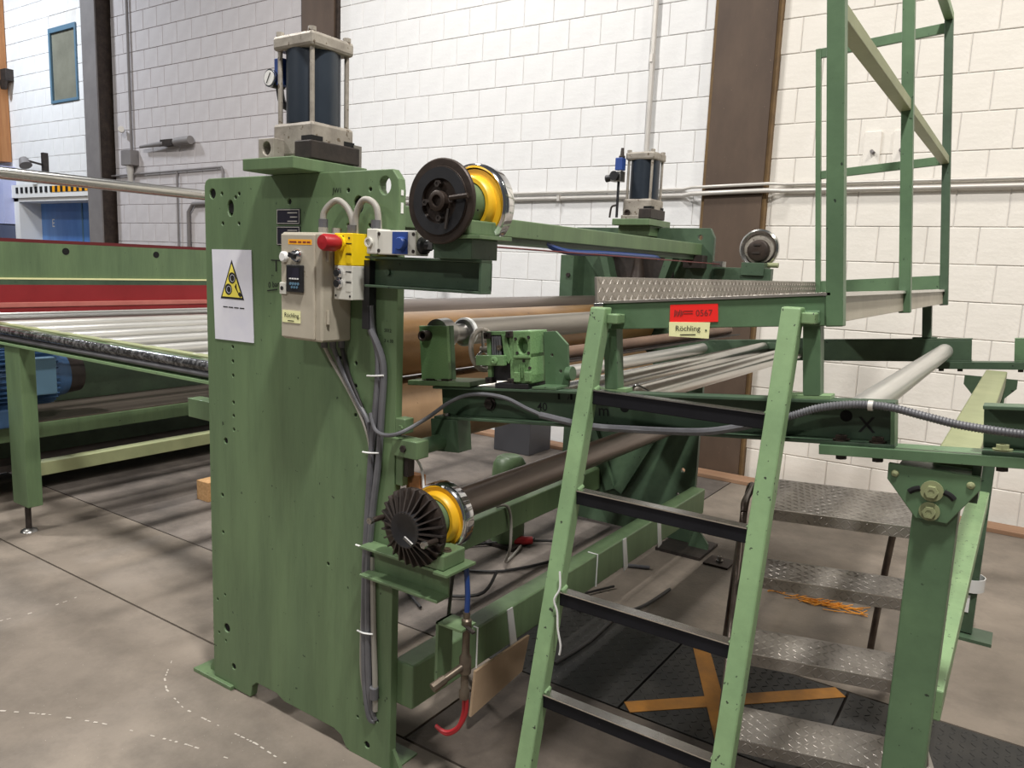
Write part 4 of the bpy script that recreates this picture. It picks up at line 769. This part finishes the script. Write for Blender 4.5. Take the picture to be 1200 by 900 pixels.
B(-.905, -.34, 4.205, 4.225, 2.645, 2.69, 'top_rail', 'green_b', WK, .002, tilt); B(-.34, -.304, 1.795, 4.236, 2.70, 2.736, 'top_rail', 'green_light', WK, .002, tilt)
B(-.88, -.34, 4.205, 4.225, 2.050, 2.090, 'mid_rail', 'green_b', WK, .002, tilt)
B(-.346, -.310, 1.83, 4.20, 2.052, 2.088, 'mid_rail', 'green_pale', WK, .002, tilt)
B(-.88, -.34, 4.21, 4.222, 1.47, 1.535, 'far_toe_board', 'green_b', WK, .001, tilt)
for x0 in (-.36,):
    lug = B(x0 - .03, x0 + .01, 1.785, 1.80, 1.40, 1.43, 'bolt_lug', 'green_b', WK, .004, tilt)
tg = MB(tilt).plate([(-.705, 1.409), (-.583, 1.409), (-.583, 1.452), (-.703, 1.453)], 1.798, 1.7995).build('inventory_tag', 'tag_red', WK)
text('0567', .021, (-.638, 1.7975, 1.424), (1, 0, 0), (0, 0, 1), 'ink_soft', 'tag_number', tg, tilt)
lg = MB(tilt)
for a in range(6): lg.bar((-.692 + .004 * a, 1.7975, 1.424 + .003 * (a % 2)), (-.690 + .004 * a, 1.7975, 1.440 - .002 * (a % 3)), .0025, .0006, up=(0, -1, 0))
lg.build('tag_logo', 'ink_soft', tg)
for k in range(2): B(-.668, -.645, 1.7972, 1.798, 1.430 + .006 * k, 1.4315 + .006 * k, 'tag_line', 'ink_soft', tg, 0, tilt)
cg = MB(tilt).plate([(-.707, 1.376), (-.606, 1.369), (-.602, 1.408), (-.706, 1.411)], 1.7965, 1.798).build('name_sticker', 'tag_cream', WK)
text('Röchling', .0185, (-.690, 1.7955, 1.389), (1, 0, -.02), (0, 0, 1), 'ink', 'sticker_text', cg, tilt); B(-.614, -.610, 1.7955, 1.796, 1.387, 1.391, 'sticker_dot', 'green_dark', cg, 0, tilt); B(-.678, -.638, 1.7955, 1.796, 1.3785, 1.3805, 'sticker_line', 'ink', cg, 0, tilt)

# ================================================================== LADDER
LD = thing('ladder', 'pale green leaning ladder with black rubber treads hooked to the walkway', 'ladder', (-.68, 1.45, 0))
ly = lambda z: 1.703 - (1.30 - z) * .232
def stringer(x0, x1, nm, ztop):
    v = []
    for z, zz in ((0, 0), (ztop, ztop)):
        for dy in (-.006, .034):
            for x in (x0, x1): v.append((x, ly(z) + dy, z))
    return MB().add(v, [(0, 2, 3, 1), (4, 5, 7, 6), (0, 1, 5, 4), (2, 6, 7, 3), (0, 4, 6, 2), (1, 3, 7, 5)]).build(nm, 'green_light', LD, .004)
stringer(-.936, -.893, 'stringer', 1.505); stringer(-.463, -.420, 'stringer', 1.535)
for z in (1.30, 1.052, .804, .556, .308, .06):
    y = ly(z)
    tr = B(-.893, -.463, y, y + .030, z - .036, z - .002, 'tread', 'rubber', LD, .002)
    B(-.892, -.464, y - .003, y + .012, z - .002, z + .001, 'tread_edge', 'alu', tr); B(-.890, -.466, y + .0125, y + .029, z - .002, z, 'tread_top', 'alu', tr)
    for x in (-.893, -.463): MB().cyl((x, y + .005, z - .002), (x, y + .03, z + .004), .006, 8).build('weld', 'green_light', tr)
for x0, zz in ((-.893, 1.465), (-.420, 1.50)): B(x0, x0 + .03, 1.755, 1.80, zz, zz + .025, 'hook_lug', 'green_light', LD, .003)
# film wound on the left stringer at the third tread
tag(MB().tube([(-.892, 1.58, .86), (-.885, 1.572, .82), (-.895, 1.565, .79), (-.885, 1.565, .76), (-.878, 1.56, .72), (-.868, 1.56, .68), (-.87, 1.56, .655)], .0026, 6).build('film_strip', 'film'), 'twisted clear film strip hanging from the left ladder stringer', 'film')

# ================================================================== STEP UNIT
ST = thing('mobile_steps', 'four-tread checker plate step unit with bent tube frame beside the stand leg', 'steps', (-.35, 2.6, 0))
A15 = math.radians(15); sd = Vector((math.cos(A15), math.sin(A15), 0)); sn = Vector((-math.sin(A15), math.cos(A15), 0))
def sp_(s, n, z): return sd * s + sn * n + Vector((0, 0, z))
def stf(p): return tuple(sp_(*p))
for z, n0, dep in ((.76, 2.88, .46), (.57, 2.69, .20), (.38, 2.49, .20), (.19, 2.295, .20)):
    tr = B(-.03, .55, n0, n0 + dep, z - .004, z, 'tread', 'checker', ST, 0, stf)
    B(-.03, .55, n0, n0 + .003, z + .0001, z + .0015, 'tread_edge', 'alu', tr, 0, stf); B(-.03, .55, n0, n0 + .004, z - .04, z - .004, 'tread_nosing', 'checker', tr, 0, stf); B(-.03, -.026, n0, n0 + dep, z - .04, z - .004, 'tread_side', 'checker', tr, 0, stf)
    lozenges(MB(stf), (-.03, n0, z), (1, 0, 0), (0, 1, 0), (0, 0, 1), .58, dep, .024, .029, .007, .0016).build('tread_mark', 'checker', tr, kind='stuff')
    lozenges(MB(stf), (-.03, n0, z - .04), (1, 0, 0), (0, 0, 1), (0, -1, 0), .58, .038, .019, .022, .006, .0014).build('tread_mark', 'checker', tr, kind='stuff')
for s in (-.055, .525):
    MB(stf).tube([(s - .04, 3.37, .0), (s - .02, 3.35, .4), (s, 3.34, .66), (s + .01, 3.32, .72), (s + .02, 3.26, .735), (s, 3.0, .745), (s, 2.93, .72), (s, 2.88, .66), (s, 2.30, .10), (s, 2.27, .04), (s, 2.26, 0)], .0135, 10, 5).build('tube_frame', 'shaft_dark', ST)
MB(stf).tube([(-.05, 3.34, .06), (.2, 3.34, .06), (.475, 3.34, .06)], .012, 8, 1).build('tube_brace', 'shaft_dark', ST)
# orange plastic shavings by the steps
rnd = random.Random(5); mb = MB()
path = [(-0.989, 3.951), (-0.883, 3.914), (-0.774, 3.898), (-0.693, 3.901), (-0.611, 3.893), (-0.488, 3.92)]
for k in range(90):
    i = rnd.randrange(5); t_ = rnd.random(); x = path[i][0] + (path[i + 1][0] - path[i][0]) * t_ + rnd.gauss(0, .015); y = path[i][1] + (path[i + 1][1] - path[i][1]) * t_ + rnd.gauss(0, .03)
    a = rnd.uniform(-.5, .9); l = rnd.uniform(.03, .09); mb.bar((x - l / 2 * math.cos(a), y - l / 2 * math.sin(a), .004), (x + l / 2 * math.cos(a), y + l / 2 * math.sin(a), .006 + rnd.random() * .012), .004, .003)
o = mb.build('plastic_shavings', 'shaving'); o['kind'] = 'stuff'; tag(o, 'line of orange plastic shavings on the floor behind the steps', 'shavings')

# ================================================================== LEFT CONVEYOR AND BEAM
CV = thing('roller_conveyor', 'green roller conveyor with white rollers left of the press', 'conveyor', (-3.9, 2.6, 0))
rl = B(-6.6, -2.60, 1.93, 1.98, 1.06, 1.075, 'rail', 'green_light', CV, .002); B(-6.6, -2.60, 1.955, 1.98, 1.075, 1.155, 'rail_web', 'green', rl)
MB().tube([(-6.6, 1.945, 1.135), (-4.5, 1.943, 1.137), (-3.5, 1.946, 1.134), (-2.6, 1.944, 1.136)], .024, 12).build('wrapped_tube', mat('film_black', srgb(52, 52, 54), srgb(150, 150, 152), .18, .3, scale=9, stretch=(6, 6, 6), lo=.45, hi=.75), CV)
MB().tube([(-6.6, 1.94, 1.10), (-2.6, 1.94, 1.10)], .013, 10, 1).build('wrapped_tube', 'cable', CV)
B(-6.6, -2.60, 1.98, 2.03, 1.158, 1.166, 'rail_cap', 'green_pale', rl)
for i in range(11):
    x = -2.64 - .385 * i
    r_ = MB().lathe((x, 2.0, 1.130), (0, 1, 0), [(0, .034), (.004, .038), (2.2, .038), (2.204, .034)], 28).build('conveyor_roller', 'alu_white', CV); MB().cyl((x, 1.96, 1.13), (x, 2.0, 1.13), .012, 10).build('axle', 'iron', r_)
B(-6.6, -2.60, 4.21, 4.26, 1.06, 1.17, 'rail', 'green', CV, .002)
lg = B(-4.675, -4.50, 1.94, 2.02, .16, 1.06, 'leg', 'green', CV, .004); MB().cyl((-4.585, 1.975, .0), (-4.585, 1.975, .16), .016, 10).build('levelling_screw', 'iron', lg); MB().lathe((-4.585, 1.975, 0), (0, 0, 1), [(0, .045), (.01, .04), (.02, .018)], 16).build('foot', 'steel', lg)
B(-4.675, -4.50, 4.17, 4.25, 0, 1.06, 'leg', 'green', CV, .004); B(-2.80, -2.66, 1.985, 2.06, 0, 1.06, 'leg', 'green', CV, .004)
B(-4.60, -4.52, 2.02, 4.17, .325, .40, 'leg_brace', 'green_pale', CV, .003)
B(-2.70, -2.52, 1.76, 1.82, .965, 1.04, 'stop_lug', 'green', CV, .003)
CB = thing('beam_machine', 'green and red cross beam machine with silver pipe behind the conveyor', 'machine', (-5.3, 2.9, 0))
B(-5.16, -5.10, .9, 5.4, 1.41, 1.625, 'green_beam', 'green', CB, .003); B(-5.22, -5.10, .9, 5.4, 1.625, 1.645, 'red_cap', 'red_dark', CB); B(-5.10, -5.085, .9, 5.4, 1.402, 1.412, 'pale_strip', 'tag_cream', CB); B(-5.16, -5.09, .9, 5.4, 1.37, 1.402, 'lower_flange', 'green_dark', CB)
B(-5.14, -5.09, .9, 5.4, 1.265, 1.37, 'red_beam', 'red_paint', CB, .002); B(-5.12, -5.06, .9, 5.4, 1.235, 1.265, 'red_lip', 'red_pale', CB, .004); B(-5.14, -5.07, .9, 5.4, 1.205, 1.235, 'red_foot', 'red_paint', CB)
for y in (2.502, 3.109): MB().lathe((-5.10, y, 1.579), (1, 0, 0), [(0, .022), (.002, .022)], 16).build('bore_shade', 'hole', CB)
MB().cyl((-5.1, .9, 2.02), (-5.1, 5.4, 2.02), .037, 24).build('silver_pipe', 'alu', CB)
for y in (1.1, 5.2): B(-5.16, -5.08, y, y + .08, 1.645, 1.99, 'pipe_support', 'green_dark', CB); B(-5.24, -5.10, y, y + .12, 0, 1.205, 'stand', 'green_dark', CB)
B(-5.53, -5.25, 1.5, 5.4, .374, .474, 'base_beam', 'green', CB, .004); B(-5.9, -5.26, 1.5, 5.4, .475, .482, 'base_top', 'shaft_dark', CB); B(-5.4, -5.2, 1.5, 5.4, .20, .24, 'floor_rail', 'iron', CB)
B(-5.95, -5.90, 1.2, 5.4, .02, 1.10, 'back_sheet', 'green_dark', CB)
MO = thing('electric_motor', 'blue finned electric motor under the conveyor at left', 'motor', (-5.42, 2.2, .482))
mo = MB().lathe((-5.42, 1.75, .76), (0, 1, 0), [(0, .165), (.78, .165), (.80, .15), (.84, .145)], 32).build('motor_case', 'blue_motor', MO)
for k in range(32):
    an = 2 * PI * k / 32; MB().bar((-5.42 + .178 * math.cos(an), 1.77, .76 + .178 * math.sin(an)), (-5.42 + .178 * math.cos(an), 2.50, .76 + .178 * math.sin(an)), .030, .007, up=(-math.sin(an), 0, math.cos(an))).build('cooling_fin', 'blue_motor', mo)
B(-5.27, -5.20, 2.28, 2.46, .66, .90, 'terminal_box', 'blue_frame', MO, .008); B(-5.62, -5.16, 1.65, 2.28, .484, .60, 'motor_foot', 'blue_motor', MO, .01)
MB().lathe((-5.42, 2.59, .76), (0, 1, 0), [(0, .14), (.10, .13), (.13, .06)], 24).build('end_bell', 'iron', MO)
